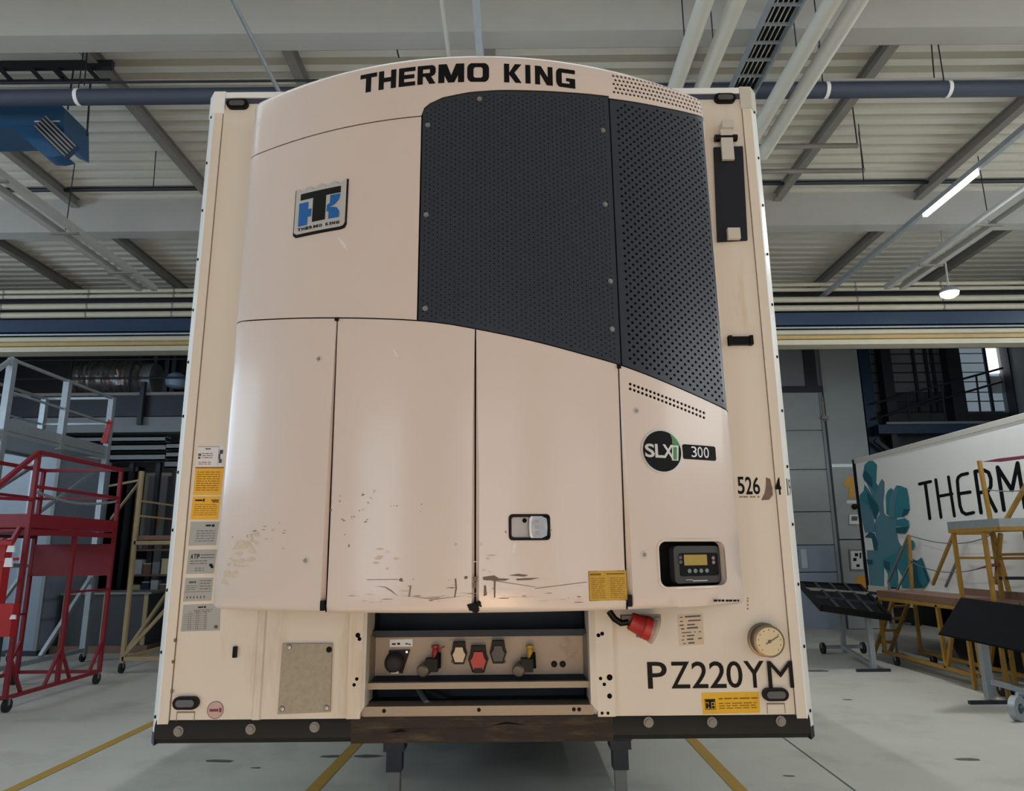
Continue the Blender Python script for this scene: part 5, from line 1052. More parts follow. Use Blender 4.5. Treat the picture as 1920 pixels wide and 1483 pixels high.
for pth, wd in (([[(480, 385), (600, 358)], [(541, 370), (592, 755)]], 29), ([[(655, 338), (712, 742)], [(790, 308), (855, 728)], [(690, 515), (830, 490)]], 27), ([[(995, 272), (930, 286), (896, 312), (886, 350), (897, 480), (915, 620), (937, 682), (978, 708), (1060, 690)], [(900, 490), (1022, 470)]], 30),
            ([[(1075, 250), (1140, 692)], [(1075, 250), (1170, 236), (1220, 262), (1244, 330), (1244, 410), (1220, 455), (1110, 482)], [(1195, 465), (1300, 675)]], 33), ([[(1385, 662), (1315, 205), (1470, 450), (1530, 160), (1610, 640)]], 36)):
    sheet(stroke(pth, wd), (), side, 0, 99, (), False, 0.003).build('letter', M_PRINT, t2, fixn=False)

# the rest of the name, nearer than the picture edge
ya_, yb_ = S5(1315, 205)[0], S5(1610, 640)[0]; zhi, zlo = S5(1315, 205)[1], S5(1385, 662)[1]; mw = abs(ya_ - yb_); hh_ = zhi - zlo
def world_stroke(paths, y0, wd):
    out = []
    for pth in paths:
        q = [(y0 - a * wd, zlo + b * hh_) for a, b in pth]
        for (xa, za), (xb, zb) in zip(q, q[1:]):
            L = math.hypot(xb - xa, zb - za); nx, nz = -(zb - za) / L * 0.028, (xb - xa) / L * 0.028
            out.append([(xa + nx, za + nz), (xb + nx, zb + nz), (xb - nx, zb - nz), (xa - nx, za - nz)])
        out += [circle(c, 0.0275, 10, 0.17) for c in q]
    return out
oval = [(0.5 + 0.5 * math.cos(t), 0.5 + 0.5 * math.sin(t)) for t in [k * math.pi / 10 for k in range(21)]]
y = yb_ - 0.2
for pth, wf in (([oval], 0.9), (None, 0.5), ([[(0, 0), (0, 1)], [(0.9, 1), (0.05, 0.45)], [(0.3, 0.6), (0.95, 0)]], 0.8), ([[(0, 0), (0, 1)]], 0.05), ([[(0, 0), (0, 1), (0.9, 0), (0.9, 1)]], 0.85), ([[(0.9, 0.85), (0.65, 1), (0.3, 0.98), (0.05, 0.75), (0, 0.5), (0.05, 0.25), (0.3, 0.02), (0.65, 0), (0.9, 0.1), (0.9, 0.45), (0.55, 0.45)]], 0.85)):
    wd_ = wf * mw
    if pth: sheet(world_stroke(pth, y, max(wd_, 0.05)), (), side, 0, 99, (), False, 0.003).build('letter', M_PRINT, t2, fixn=False)
    y -= wd_ + 0.18

# ================================================================== STANDS AND PLATFORMS, RIGHT
def caster(par, p, r=0.07, m=None):
    p = Vector(p); w_ = MB().lathe((p.x, p.y, r), (1, 0, 0), [(-0.02, r * 0.7), (-0.02, r), (0.02, r), (0.02, r * 0.7)], 16).build('caster', m or M_TYRE, par)
    MB().box((p.x - 0.028, p.y - 0.02, r), (p.x + 0.028, p.y + 0.02, r + 0.09)).build('caster_fork', M_STEEL, w_)
c1 = thing('panel_cart', (6.0, 12.7, 0), 'grey steel cart carrying a tilted dark ribbed frame beside the gate', 'cart')
BL, BR_, FR, FL = P(1500, 1095, 13.2), P(1611, 1100, 13.2), P(1668, 1158, 11.5), P(1541, 1140, 11.5)
MB().prism([BL, BR_, FR, FL], (0, 0, 0.02)).build('dark_sheet', M_PANELB, c1)
for a, b in ((BL, BR_), (BR_, FR), (FR, FL), (FL, BL)): beam('frame_bar', a, b, 0.06, 0.1, M_BLACK, c1)
for f in (0.25, 0.5, 0.75): beam('rib', BL.lerp(BR_, f) + Vector((0, 0, 0.03)), FL.lerp(FR, f) + Vector((0, 0, 0.03)), 0.05, 0.05, M_TRUSS, c1)
for f in (0.33, 0.66): beam('rib', BL.lerp(FL, f) + Vector((0, 0, 0.04)), BR_.lerp(FR, f) + Vector((0, 0, 0.04)), 0.05, 0.05, M_PURL if f < 0.5 else M_TRUSS, c1)
for a, b in (((1530, 1104), (1536, 1118)), ((1562, 1107), (1566, 1122))): beam('bracket', P(*a, 12.9), P(*b, 12.5), 0.04, 0.06, M_STEEL, c1)
pa, pb = PZ(1583, 1222, 0.12), PZ(1638, 1254, 0.03)
beam('post', (pa.x, pa.y, 0.1), (pa.x, pa.y, P(1577, 1140, pa.y).z + 0.02), 0.07, 0.07, M_GALV, c1)
beam('post', (pb.x, pb.y, 0.03), (pb.x, pb.y, P(1629, 1150, pb.y).z), 0.08, 0.08, M_GALV, c1)
fa_, fb_ = PZ(1606, 1257, 0.02), PZ(1671, 1257, 0.02); beam('foot_bar', fa_, (fb_.x, fa_.y, 0.02), 0.05, 0.04, M_TRUSS, c1)
ca, cb_ = PZ(1544, 1226, 0), PZ(1622, 1226, 0); cb_.y = ca.y
beam('axle_bar', (ca.x, ca.y, 0.12), (cb_.x, ca.y, 0.12), 0.05, 0.06, M_GALV, c1); caster(c1, ca, 0.1); caster(c1, cb_, 0.1)
beam('spine', (pa.x, pa.y, 0.2), (pb.x, pb.y, 0.08), 0.05, 0.05, M_GALV, c1)

c2 = thing('panel_stand', (6.0, 9.3, 0), 'large matt black panel lying on a grey T-foot stand', 'stand')
MB().prism([P(1802, 1120, 9.1), P(2030, 1150, 8.9), P(2010, 1240, 8.55), P(1761, 1187, 8.75)], (0, 0.03, -0.02)).build('black_sheet', M_PANELB, c2)
pt = PZ(1857, 1312, 0.0); beam('post', (pt.x, pt.y, 0.02), (P(1843, 1212, pt.y).x, pt.y, P(1843, 1205, pt.y).z), 0.09, 0.09, M_GALV, c2)
fa_, fb_ = PZ(1817, 1317, 0.02), PZ(1900, 1317, 0.02); beam('foot_bar', fa_, (fb_.x, fa_.y, 0.02), 0.05, 0.04, M_TRUSS, c2)
q1 = (pt.x, pt.y, 0.22); q2 = P(1990, 1314, 8.9); beam('base_bar', q1, q2, 0.06, 0.06, M_GALV, c2)
pw_ = PZ(1911, 1352, 0.0); MB().lathe((pw_.x, pw_.y, 0.13), (0.5, -0.86, 0), [(-0.035, 0.09), (-0.035, 0.13), (0.035, 0.13), (0.035, 0.09)], 20).build('wheel', M_GALV, c2)
MB().lathe((pw_.x, pw_.y, 0.13), (0.5, -0.86, 0), [(0.03, 0.08), (0.04, 0.03), (0.055, 0.025)], 12).build('wheel_hub', M_PIPED, c2)
rod('wheel_axle', [(pw_.x, pw_.y, 0.13), (pw_.x + 0.15, pw_.y + 0.2, 0.24), q2], 0.02, M_GALV, c2, 8)
caster(c2, PZ(1906, 1308, 0.0), 0.07)

# low yellow platform with steps
pl = thing('work_platform', (6.5, 11.5, 0), 'low yellow work platform with steps and a worn plank before the white trailer', 'platform')
XG2, XN = 6.9, 6.3
def G(u, v, X=XG2): return PX(u, v, X)
a = G(1709, 1106); b_ = G(1920, 1112)
zp = a.z
bx('plank', (XN, 9.45, zp - 0.10), ((XN + XG2) / 2 - 0.01, a.y, zp), M_WOOD, pl); bx('plank', ((XN + XG2) / 2 + 0.01, 9.45, zp - 0.10), (XG2, a.y, zp), M_WOOD, pl)
bx('toe_board', (XG2 - 0.02, 9.45, zp), (XG2, G(1800, 1100).y, zp + 0.1), M_WOOD, pl)
def Y_(nm, ua, va, ub, vb, w_=0.045, m=None): return beam(nm, G(ua, va), G(ub, vb), w_, w_, m or M_YELP, pl)
Y_('guard_post', 1704, 1003, 1710, 1104); Y_('guard_post', 1788, 1000, 1801, 1102)
Y_('guard_rail', 1788, 1001, 1858, 1000, 0.035); Y_('guard_rail', 1796, 1046, 1868, 1046, 0.035); Y_('guard_brace', 1788, 1001, 1749, 1096, 0.04)
Y_('guard_brace', 1704, 1003, 1666, 1090, 0.035, M_PURL); Y_('guard_brace', 1796, 1048, 1773, 1100, 0.03, M_PURL)
hp = G(1666, 1090); beam('hand_post', hp, (hp.x, hp.y, 0.0), 0.035, 0.035, M_PURL, pl); Y_('hand_rail', 1710, 1050, 1668, 1135, 0.03, M_PURL)
f1 = Vector((6.62, a.y + 1.0, 0)); ft = Vector((6.62, a.y, zp - 0.06)); f3 = Vector((XG2, a.y + 1.0, 0)); f4 = Vector((XG2, a.y, zp - 0.06))
beam('stringer', f1, ft, 0.05, 0.05, M_YELP, pl); beam('stringer', f3, f4, 0.05, 0.05, M_YELP, pl)
for k in range(1, 5): beam('step', f1.lerp(ft, k / 5), f3.lerp(f4, k / 5), 0.16, 0.03, M_YELP, pl)
bc = PZ(1728, 1262, 0.0); yn = bc.y; yf = 9.5
for x in (XN, XG2):
    beam('leg', (x, a.y - 0.05, zp - 0.1), (x, a.y - 0.05, 0.17), 0.05, 0.05, M_YELP, pl); beam('base_rail', (x, a.y, 0.17), (x, yf, 0.17), 0.05, 0.05, M_YELP, pl); beam('deck_rail', (x, a.y, zp - 0.13), (x, yf, zp - 0.13), 0.05, 0.05, M_YELP, pl)
    for yy in (10.75, 9.95):
        beam('leg', (x, yy, 0.17), (x, yy + 0.03, zp - 0.12), 0.05, 0.05, M_YELP, pl); beam('leg_brace', (x, yy - 0.02, 0.17), (x, yy - 0.4, zp - 0.15), 0.045, 0.045, M_YELP, pl)
    caster(pl, (x, a.y - 0.4, 0), 0.075); caster(pl, (x, yf + 0.1, 0), 0.075)
# taller yellow tower on the near part
XV = 6.78
tw = thing('access_tower', (6.6, 9.4, 0), 'tall yellow access tower with grey deck at the right picture edge', 'platform')
def V_(nm, ua, va, ub, vb, X=XV, w_=0.045, m=None): return beam(nm, PX(ua, va, X), PX(ub, vb, X), w_, w_, m or M_YELP, tw)
V_('guard_post', 1836, 864, 1858, 980); da = PX(1853, 978, XV); db = PX(1960, 978, XV); dz = PX(1853, 992, XV).z
bx('deck', (6.2, db.y, dz), (XV + 0.03, da.y, da.z), M_GALV, tw); bx('deck_rail', (6.2, db.y, dz - 0.05), (XV + 0.03, da.y, dz), M_YELP, tw)
for x, y in ((XV, da.y - 0.05), (XV, 9.4), (6.24, da.y - 0.05), (6.24, 9.4)): beam('leg', (x, y, dz), (x, y, 0.0), 0.045, 0.045, M_YELP, tw)
V_('brace', 1862, 1000, 1892, 1110); V_('brace', 1876, 1000, 1868, 1095); V_('cross_rail', 1868, 1040, 1960, 1038, XV, 0.035); V_('cross_rail', 1868, 1047, 1960, 1046, XV, 0.035); V_('cross_rail', 1857, 1084, 1960, 1084, XV, 0.04, M_TRUSS); V_('guard_brace', 1935, 890, 1885, 978); V_('guard_post', 1935, 850, 1945, 978)
def sag(name, pts, r, m, lab, cat):
    t = thing(name, pts[0], lab, cat); rod('rope', pts, r, m, t, 6); return t
def sagline(ua, va, ub, vb, um, vm, X=XG2 - 0.04):
    A, B_, C_ = PX(ua, va, X), PX(um, vm, X), PX(ub, vb, X)
    return [A * ((1 - f) * (1 - 2 * f)) + B_ * (4 * f * (1 - f)) + C_ * (f * (2 * f - 1)) for f in [k / 12 for k in range(13)]]
sag('barrier_rope', sagline(1705, 1004, 1857, 1003, 1786, 1019), 0.008, M_ROPE, 'grey barrier rope sagging between the platform posts, upper one', 'rope')
sag('barrier_rope', sagline(1712, 1055, 1868, 1056, 1780, 1073), 0.008, M_ROPE, 'grey barrier rope sagging between the platform posts, lower one', 'rope')
sag('barrier_rope', sagline(1846, 917, 1938, 916, 1892, 921, XV - 0.04), 0.008, M_ROPE, 'thin grey rope across the tower guard rail', 'rope')
tp = thing('barrier_tape', PX(1838, 866, XV), 'maroon tape strip tied to the top of the yellow tower', 'tape'); MB().prism([PX(u, v, XV - 0.03) for u, v in ((1840, 866), (1870, 860), (1936, 852), (1936, 858), (1875, 866))], (0.01, 0, 0)).build('strip', M_TAPE, tp)
tp = thing('barrier_tape', PX(1870, 1058, XV), 'maroon tape strip on the lower barrier rope by the tower leg', 'tape'); MB().prism([PX(u, v, XV - 0.06) for u, v in ((1826, 1068), (1855, 1058), (1872, 1055), (1872, 1061))], (0.01, 0, 0)).build('strip', M_TAPE, tp)

# ================================================================== LEFT SIDE
# red access tower
rt = thing('red_platform', (-6.4, 10.0, 0), 'red wheeled access platform with toe boards left of the trailer', 'platform')
XR_ = -6.03; XL_ = -7.25; YN, YF = 9.15, 11.15; ZP = 2.2; ZT = 3.16
def rb(nm, a, b, w_=0.05, m=None): return beam(nm, a, b, w_, w_, m or M_REDP, rt)
for x in (XR_, XL_):
    for y in (YN, YF): rb('corner_post', (x, y, 0.16), (x, y, ZT))
    rb('mid_post', (x, (YN + YF) / 2, 0.16), (x, (YN + YF) / 2, ZP)); rb('base_rail', (x, YN, 0.17), (x, YF, 0.17), 0.045); rb('base_rail', (x, YN, 1.0), (x, YF, 1.0), 0.03) if x == XL_ else rb('side_rail', (x, 10.2, 1.35), (x, YF, 1.35), 0.03)
    rb('top_rail', (x, YN, ZT), (x, YF, ZT)); rb('mid_rail', (x, YN, ZP + 0.52), (x, YF, ZP + 0.52), 0.04)
    MB().box((x - 0.015, YN, ZP + 0.0), (x + 0.015, YF, ZP + 0.17)).build('toe_board', M_REDP, rt)
    rb('deck_edge', (x, YN, ZP - 0.06), (x, YF, ZP - 0.06), 0.06)
    for yy in (YN, (YN + YF) / 2, YF):
        for s in (-0.28, 0.28):
            if YN <= yy + s <= YF: rb('foot_brace', (x, yy, 0.62), (x, yy + s, 0.18), 0.035)
for y in (YN, YF):
    rb('base_rail', (XL_, y, 0.17), (XR_, y, 0.17), 0.045); rb('top_rail', (XL_, y, ZT), (XR_, y, ZT)) if y == YF else None; rb('mid_rail', (XL_, y, ZP + 0.52), (XR_, y, ZP + 0.52), 0.04) if y == YF else None
    MB().box((XL_, y - 0.015, ZP), (XR_, y + 0.015, ZP + 0.17)).build('toe_board', M_REDP, rt)
bx('deck', (XL_, YN, ZP - 0.05), (XR_, YF, ZP - 0.02), M_REDP, rt)
MB().tube([(XR_ - 0.02, YN, ZP + 0.47)] + [(XR_ - 0.02, YN + (YF - YN) * k / 8, ZP + 0.47 - 0.1 * math.sin(math.pi * k / 8)) for k in range(1, 8)] + [(XR_ - 0.02, YF, ZP + 0.47)], 0.02, 6).build('hose', M_GALV, rt)
bx('back_board', (XL_ + 0.02, YF - 0.02, 1.55), (XR_ - 0.02, YF + 0.02, 2.02), M_REDP, rt)
rb('stair_rail', (XR_, YN, ZT), (XR_ - 0.05, YN - 1.3, ZT - 1.05)); rb('stair_rail', (XR_, YN, ZP + 0.35), (XR_ - 0.05, YN - 1.2, ZP + 0.3), 0.04)
rb('stair_stringer', (XR_ - 0.1, YN, ZP), (XR_ - 0.4, YN - 1.0, 0.0)); rb('stair_stringer', (XL_ + 0.1, YN, ZP), (XL_ + 0.0, YN - 1.0, 0.0))
for k in range(1, 8):
    f = k / 8; beam('step', Vector((XR_ - 0.1, YN, ZP)).lerp(Vector((XR_ - 0.4, YN - 1.0, 0)), f), Vector((XL_ + 0.1, YN, ZP)).lerp(Vector((XL_, YN - 1.0, 0)), f), 0.16, 0.03, M_REDP, rt)
for x, y in ((XR_ + 0.0, YF - 0.05), (XL_, YF - 0.05), (XR_, YN + 0.05), (XL_, YN + 0.05)): caster(rt, (x, y, 0), 0.08)
# red machine at the left picture edge
rm = thing('red_machine', (-6.0, 8.2, 0), 'bright red upright machine with white tags at the left picture edge', 'machine')
p0 = P(0, 1012, 8.2); zc4 = P(10, 1190, 8.2).z
bx('column', (p0.x - 0.5, 8.08, zc4), (P(14, 1100, 8.2).x, 8.2, p0.z), M_REDB, rm)
bx('motor_box', (p0.x - 0.3, 7.98, zc4), (P(35, 1150, 8.08).x, 8.08, P(20, 1132, 8.0).z), M_REDB, rm)
for x in (p0.x - 0.42, P(8, 1100, 8.1).x): bx('leg', (x - 0.03, 8.1, 0.0), (x + 0.03, 8.16, zc4), M_TRUSS, rm)
beam('arm', P(-40, 1018, 8.0), P(24, 1018, 8.0), 0.04, 0.04, M_REDB, rm); beam('arm', P(-40, 1052, 8.0), P(34, 1048, 8.0), 0.03, 0.03, M_REDB, rm)
for u0, v0, u1, v1 in ((11, 1023, 26, 1035), (6, 1046, 22, 1063), (17, 1153, 28, 1161)):
    MB().prism([P(u0 + 4, v0, 7.95), P(u1, v0, 7.95), P(u1, v1, 7.95), P(u0, v1, 7.95)], (0, 0.02, 0)).build('white_tag', M_SWHITE, rm)
# galvanised access tower
gt_ = thing('galvanised_tower', (-8.2, 12, 0), 'tall galvanised access tower with guard rails behind the red platform', 'platform')
GX, GX2, GY0, GY1, GP, GTp = -7.6, -8.9, 10.6, 13.4, 3.72, 4.84
def gb(nm, a, b, w_=0.06): return beam(nm, a, b, w_, w_, M_GALV, gt_)
for y in (GY0, 12.0, GY1): MB().box((GX - 0.05, y - 0.05, GP - 0.1 if y == 12.0 else 0.1), (GX + 0.05, y + 0.05, GTp)).build('post', M_GALV, gt_)
for y in (GY0, 12.0, GY1): MB().box((GX2 - 0.05, y - 0.05, GP - 0.1 if y == 12.0 else 0.1), (GX2 + 0.05, y + 0.05, GTp)).build('post', M_GALV, gt_)
for x in (GX, GX2):
    gb('top_rail', (x, GY0, GTp - 0.02), (x, GY1, GTp - 0.02), 0.045); gb('mid_rail', (x, GY0, GP + 0.6), (x, GY1, GP + 0.6), 0.035); gb('deck_beam', (x, GY0, GP - 0.05), (x, GY1, GP - 0.05), 0.05)
    MB().box((x - 0.02, GY0, GP), (x + 0.02, GY1, GP + 0.16)).build('toe_board', M_GALV, gt_); gb('base_rail', (x, GY0, 0.2), (x, GY1, 0.2), 0.07)
    gb('brace', (x, GY0, 1.9), (x, GY1, 3.55), 0.05); gb('brace', (x, 12.2, 0.25), (x, GY1, 1.5), 0.06); gb('cross_rail', (x, GY0, 1.7), (x, GY1, 1.7), 0.05)
for z, w_ in ((GTp - 0.02, 0.045), (GP + 0.6, 0.035)): gb('end_rail', (GX2, GY1, z), (GX, GY1, z), w_)
bx('deck', (GX2, GY0, GP - 0.03), (GX, GY1, GP), M_GALV, gt_)
gb('stair_rail', (GX, GY0, GTp), (GX - 0.1, GY0 - 1.6, GTp - 1.5)); gb('stair_stringer', (GX, GY0, GP), (GX - 0.1, GY0 - 2.2, 1.6), 0.08); gb('stair_stringer', (GX2, GY0, GP), (GX2 - 0.1, GY0 - 2.2, 1.6), 0.08)
for k in range(1, 9):
    a = Vector((GX, GY0, GP)).lerp(Vector((GX - 0.1, GY0 - 2.2, 1.6)), k / 9); beam('step', a, (a.x - 1.3, a.y, a.z), 0.18, 0.03, M_GALV, gt_)
gb('stair_post', (GX - 0.1, GY0 - 2.2, 0), (GX - 0.1, GY0 - 2.2, 1.7)); gb('stair_post', (GX2 - 0.1, GY0 - 2.2, 0), (GX2 - 0.1, GY0 - 2.2, 1.7))
for x in (GX, GX2):
    for y in (GY0, GY1): caster(gt_, (x, y, 0), 0.08)
rg = thing('red_rag', P(205, 790, GY1 - 0.1), 'red strap hanging on the end rail of the galvanised tower', 'strap'); MB().prism([P(203, 786, GY1 - 0.12), P(210, 790, GY1 - 0.12), P(200, 832, GY1 - 0.12), P(188, 830, GY1 - 0.12)], (0, 0.02, 0)).build('strap', M_REDB, rg)
# tan scaffold tower
ts = thing('tan_scaffold', (-5.6, 12.9, 0), 'tan wheeled scaffold with a plank deck right of the red platform', 'scaffold')
SX0, SX1, SY0, SY1, SZ = -6.2, -4.7, 12.1, 14.6, 2.1
def sbm(nm, a, b, w_=0.06, m=None): return beam(nm, a, b, w_, w_, m or M_TAN, ts)
for x in (SX0, SX1):
    for y in (SY0, SY1): sbm('post', (x, y, 0.15), (x, y, SZ + (1.15 if (x, y) == (SX0, SY0) else 0.2)))
    sbm('base_rail', (x, SY0, 0.22), (x, SY1, 0.22)); sbm('brace', (x, SY0, 0.25), (x, SY1, SZ - 0.1), 0.05); sbm('deck_rail', (x, SY0, SZ - 0.05), (x, SY1, SZ - 0.05))
    for z in (0.4, 0.65): sbm('guard_rail', (x, SY0, SZ + z), (x, SY1, SZ + z), 0.03)
for y in (SY0, SY1): sbm('base_rail', (SX0, y, 0.22), (SX1, y, 0.22)); sbm('deck_rail', (SX0, y, SZ - 0.05), (SX1, y, SZ - 0.05)); sbm('brace', (SX0, y, 0.25), (SX1, y, SZ - 0.1), 0.05)
sbm('guard_rail', (SX0 - 0.0, SY0, SZ + 1.0), (-7.3, SY0 + 1.0, SZ + 1.0), 0.035); sbm('guard_brace', (SX0, SY0, SZ + 1.0), (-7.2, SY0 + 1.0, SZ + 0.4), 0.035)
bx('plank', (SX0, SY0, SZ), (SX1, (SY0 + SY1) / 2 - 0.03, SZ + 0.07), M_WOOD, ts); bx('plank', (SX0, (SY0 + SY1) / 2 + 0.03, SZ), (SX1, SY1, SZ + 0.07), M_WOOD, ts)
for x in (SX0, SX1):
    for y in (SY0, SY1): caster(ts, (x, y, 0), 0.08)
# back area: mezzanine, foil duct, stacked beams, shelf, container
mz_ = thing('mezzanine', (-8, 16.5, 4.0), 'dark mezzanine edge with guard rail on the left back wall', 'mezzanine')
zA = P(250, 742, 16).z; zB_ = P(250, 790, 16).z
bx('edge_beam', (-13.9, 16.0, zB_ + 0.12), (-2.0, 16.2, zA), M_TRUSS, mz_); bx('slab', (-13.9, 16.0, zB_ - 0.25), (-2.0, 17.65, zB_ + 0.1), M_CLAD, mz_)
bx('flange', (-13.9, 15.95, zA), (-2.0, 16.2, zA + 0.07), M_PURL, mz_)
for z in (0.45, 0.9): rod('rail_tube', [(-13.9, 16.1, zA + z), (-2.0, 16.1, zA + z)], 0.025, M_TRUSS, mz_, 8)
for k in range(9): rod('rail_post', [(-13 + k * 1.4, 16.1, zA), (-13 + k * 1.4, 16.1, zA + 0.95)], 0.03, M_TRUSS, mz_, 8)
for u in (262, 318, 326): p = P(u, 700, 16.6); bx('steel_column', (p.x - 0.08, 16.5, zA), (p.x + 0.08, 16.66, HZ - 0.8), M_TRUSS, mz_)
p = P(262, 790, 15.9); bx('drop_bracket', (p.x - 0.05, 15.85, zB_ - 0.1), (p.x + 0.05, 15.95, zA + 0.3), M_TRUSS, mz_)
fd_ = thing('foil_duct', P(190, 705, 16.4), 'crumpled silver foil-wrapped duct on the left mezzanine', 'duct')
xa, xb = P(135, 700, 16.4).x, P(262, 700, 16.4).x; zc_ = P(200, 705, 16.4).z
rr = random.Random(2); nseg, nr = 40, 24; b = MB()
for i in range(nseg + 1):
    x = xa + (xb - xa) * i / nseg
    for k in range(nr):
        t = k * 2 * math.pi / nr; r = 0.46 * (1 + rr.uniform(-0.07, 0.07) + 0.06 * math.sin(i * 1.9 + 3 * math.sin(t * 2)))
        b.v.append((x, 16.75 + math.cos(t) * r, zc_ + math.sin(t) * r))
b.f = [(i * nr + k, i * nr + (k + 1) % nr, (i + 1) * nr + (k + 1) % nr, (i + 1) * nr + k) for i in range(nseg) for k in range(nr)] + [tuple(range(nr)), tuple(range(nseg * nr, nseg * nr + nr))]
b.build('wrapped_pipe', M_FOIL, fd_)
rod('end_collar', [(xb, 16.75, zc_), (xb + 0.25, 16.75, zc_)], 0.38, M_GALV, fd_, 20)
for u0, u1, m, lab in ((268, 290, M_GALV, 'grey upright tank left of the column on the mezzanine'), (298, 316, M_PIPEW, 'pale upright tank at the trailer side of the mezzanine')):
    pa_, pb_ = P(u0, 720, 17.0), P(u1, 720, 17.0); t = thing('upright_tank', ((pa_.x + pb_.x) / 2, 17.2, zA + 0.08), lab, 'tank'); r = (pb_.x - pa_.x) / 2
    MB().lathe(((pa_.x + pb_.x) / 2, 17.2, zB_ + 0.1), (0, 0, 1), [(0, r), (1.3, r), (1.42, r * 0.7), (1.46, r * 0.2)], 18).build('shell', m, t); rod('neck', [((pa_.x + pb_.x) / 2, 17.2, zB_ + 1.5), ((pa_.x + pb_.x) / 2, 17.2, zB_ + 2.2)], 0.05, m, t, 8)
bb = thing('blue_bag', P(330, 712, 16.3), 'pale blue bag on the mezzanine beside the trailer edge', 'bag')
b = MB().lathe(P(330, 712, 16.45) + Vector((0, 0, -0.22)), (0.1, 0, 1), [(0, 0.12), (0.05, 0.22), (0.2, 0.26), (0.32, 0.2), (0.4, 0.06)], 14).build('sack', mat('bag_blue', (150, 176, 206), 0.6), bb)
for k, (u0, u1, v0, v1, lab) in enumerate(((215, 310, 817, 829, 'long grey steel section, topmost of the rack on the back wall'), (212, 311, 832, 846, 'long grey steel section, second from the top of the wall rack'), (205, 310, 850, 864, 'long grey steel section, third from the top of the wall rack'), (311, 345, 830, 842, 'short grey steel section beside the trailer, upper'), (311, 345, 846, 858, 'short grey steel section beside the trailer, middle'), (308, 345, 863, 877, 'short grey steel section beside the trailer, lowest'))):
    a, b_ = P(u0, v1, 16.2), P(u1, v0, 16.2); t = thing('steel_section', (a.x, 16.2, a.z), lab, 'beam', 'steel sections on the wall rack')
    x0_ = a.x - (2.4 if k < 3 else 0.0)
    bx('face', (x0_, 16.2, a.z), (b_.x, 16.23, b_.z), M_CLAD, t); bx('lower_flange', (x0_, 16.2, a.z), (b_.x, 16.5, a.z + 0.03), M_CLAD, t); bx('upper_flange', (x0_, 16.2, b_.z - 0.03), (b_.x, 16.5, b_.z), M_CLAD, t)
rk = thing('wall_rack', (-9, 16.4, 0), 'dark rack arms carrying the grey steel sections', 'rack')
for u in (160, 250, 300, 335): p = P(u, 850, 16.55); bx('upright', (p.x - 0.05, 16.52, 0), (p.x + 0.05, 16.62, 4.0), M_TRUSS, rk)
# grey container behind the red platform
ct2 = thing('storage_container', (-11.2, 15, 0), 'pale blue-grey storage container behind the red platform', 'container')
zc3 = P(60, 852, 14.2).z; xr3 = P(104, 950, 14.2).x
bx('front_wall', (-13.0, 14.2, 0.1), (xr3, 14.25, zc3), M_DOORB, ct2); bx('side_wall', (xr3 - 0.05, 14.25, 0.1), (xr3, 16.0, zc3), M_DOORB, ct2); bx('roof', (-13.0, 14.2, zc3), (xr3, 16.0, zc3 + 0.05), M_CLAD, ct2); bx('base_frame', (-13.0, 14.2, 0.0), (xr3, 16.0, 0.1), M_TRUSS, ct2)
for x in (xr3 - 0.06, xr3 - 1.3, xr3 - 2.5): bx('corner_post', (x, 14.16, 0.1), (x + 0.07, 14.21, zc3), M_CLAD, ct2)
# dark opening and grey door in the back wall
d2 = thing('door_2', (-8.5, YB, 0), 'dark doorway with a tan frame in the left back wall', kind='structure')
a, b_ = P(196, 1000, YB), P(262, 884, YB)
bx('dark_opening', (a.x - 1.2, YB - 0.03, 0.0), (b_.x, YB - 0.01, b_.z), M_VOID, d2); bx('frame_post', (b_.x, YB - 0.08, 0), (b_.x + 0.12, YB - 0.01, b_.z + 0.1), M_TAN, d2); bx('frame_head', (a.x - 1.2, YB - 0.08, b_.z), (b_.x + 0.12, YB - 0.01, b_.z + 0.1), M_PURL, d2)
d3 = thing('door_3', (-7.5, YB, 0), 'grey steel door with a yellow notice in the left back wall', kind='structure')
a, b_ = P(271, 1000, YB), P(317, 893, YB)
bx('leaf', (a.x, YB - 0.06, 0.0), (b_.x, YB - 0.01, b_.z), M_CLAD, d3); bx('frame_post', (a.x - 0.08, YB - 0.08, 0), (a.x, YB - 0.01, b_.z), M_GIRD, d3); bx('frame_head', (a.x - 0.08, YB - 0.08, b_.z), (b_.x + 0.08, YB - 0.01, b_.z + 0.08), M_GIRD, d3)
a, b_ = P(288, 955, YB - 0.06), P(299, 912, YB - 0.06); bx('yellow_notice', (a.x, YB - 0.075, a.z), (b_.x, YB - 0.06, b_.z), M_YELP, d3)
a, b_ = P(288, 990, YB - 0.06), P(300, 955, YB - 0.06); bx('yellow_notice', (a.x, YB - 0.075, a.z), (b_.x, YB - 0.06, b_.z), M_YELP, d3)
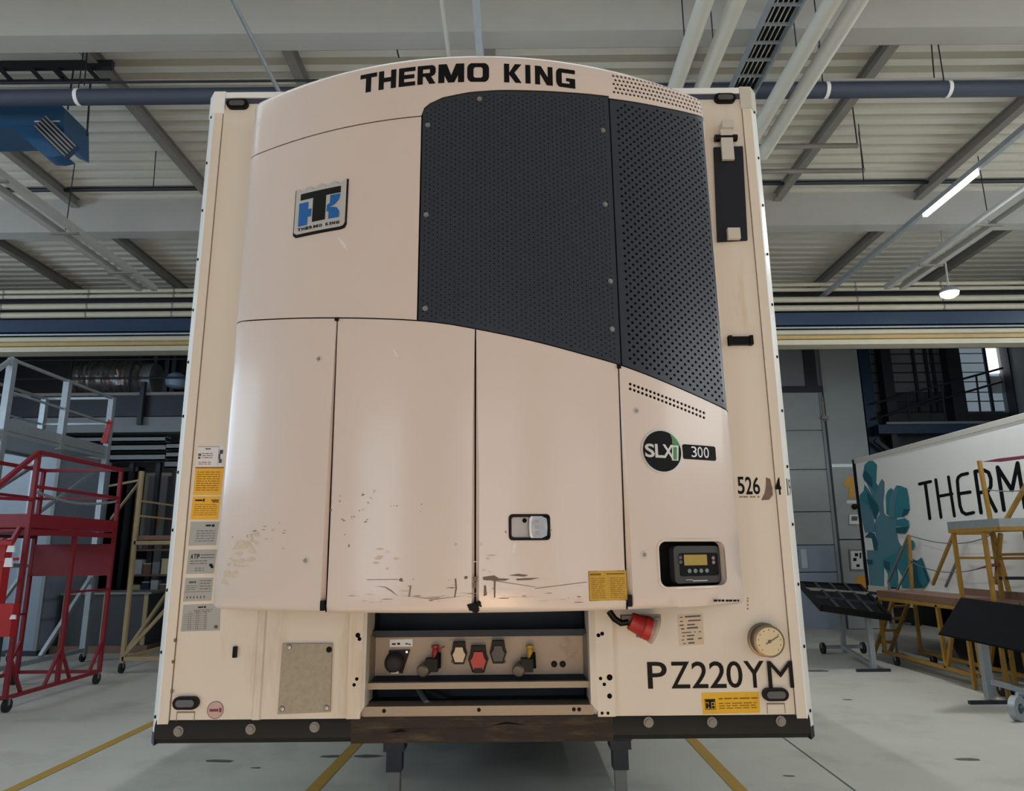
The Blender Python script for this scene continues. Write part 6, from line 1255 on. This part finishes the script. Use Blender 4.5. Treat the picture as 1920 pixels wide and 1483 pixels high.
# shelving with stores behind the tan scaffold
shf = thing('store_shelf', (-7.0, 16.6, 0), 'dark steel shelf with boxes behind the tan scaffold', 'shelf')
SXa, SXb = P(246, 1100, 16.4).x, P(330, 1100, 16.4).x
for x in (SXa, SXb): bx('upright', (x - 0.03, 16.3, 0), (x + 0.03, 16.9, 2.0), M_TRUSS, shf)
for z in (0.1, 0.95, 1.4, 1.95): bx('shelf_board', (SXa, 16.3, z), (SXb, 16.9, z + 0.04), M_WOOD if z > 0.5 else M_TRUSS, shf)
k = 0
desc = {0: 'cream', 1: 'navy', 2: 'pale', 3: 'brown', 4: 'grey'}; ms = {0: M_CREAM, 1: M_NAVY, 2: M_GLASSL, 3: M_WOOD, 4: M_CLAD}
place_w = {0.99: 'middle shelf', 1.44: 'top shelf'}
for z in (0.99, 1.44):
    for i in range(5):
        x = SXa + 0.12 + i * 0.2; h = 0.22 + 0.05 * ((i * 7 + int(z * 10)) % 3)
        t = thing('store_box', (x, 16.5, z), f'small {desc[(i + (z > 1.2) * 2) % 5]} box on the {place_w[z]} behind the tan scaffold', 'box', 'boxes on the store shelf')
        bx('carton', (x - 0.08, 16.38, z), (x + 0.08, 16.6, z + h), ms[(i + (z > 1.2) * 2) % 5], t); bx('lid', (x - 0.085, 16.375, z + h), (x + 0.085, 16.605, z + h + 0.02), M_CAP if i % 2 else M_INK, t)
bl_ = thing('blue_cabinet', (P(290, 1150, 16.25).x, 16.2, 0), 'pale blue-grey low cabinet under the store shelf', 'cabinet')
x = P(290, 1150, 16.2).x; bx('body', (x - 0.6, 16.0, 0.0), (x + 0.5, 16.28, 0.9), M_DOORB, bl_); bx('door', (x - 0.57, 15.98, 0.05), (x - 0.06, 16.0, 0.86), M_DOORB, bl_); bx('door', (x - 0.03, 15.98, 0.05), (x + 0.47, 16.0, 0.86), M_DOORB, bl_)
cr_ = thing('dark_crate', (-7.9, 15.2, 0), 'dark crate on a pallet behind the red platform', 'crate')
bx('crate_body', (-8.8, 14.6, 0.14), (-7.1, 15.6, 1.1), M_DARKW, cr_); bx('pallet', (-8.9, 14.5, 0.0), (-7.0, 15.7, 0.14), M_WOOD, cr_)
for x in (-8.75, -7.95, -7.15): bx('batten', (x - 0.04, 14.57, 0.14), (x + 0.04, 14.6, 1.1), M_TAN, cr_)
bx('crate_lid', (-8.85, 14.55, 1.1), (-7.05, 15.65, 1.14), M_PURL, cr_)
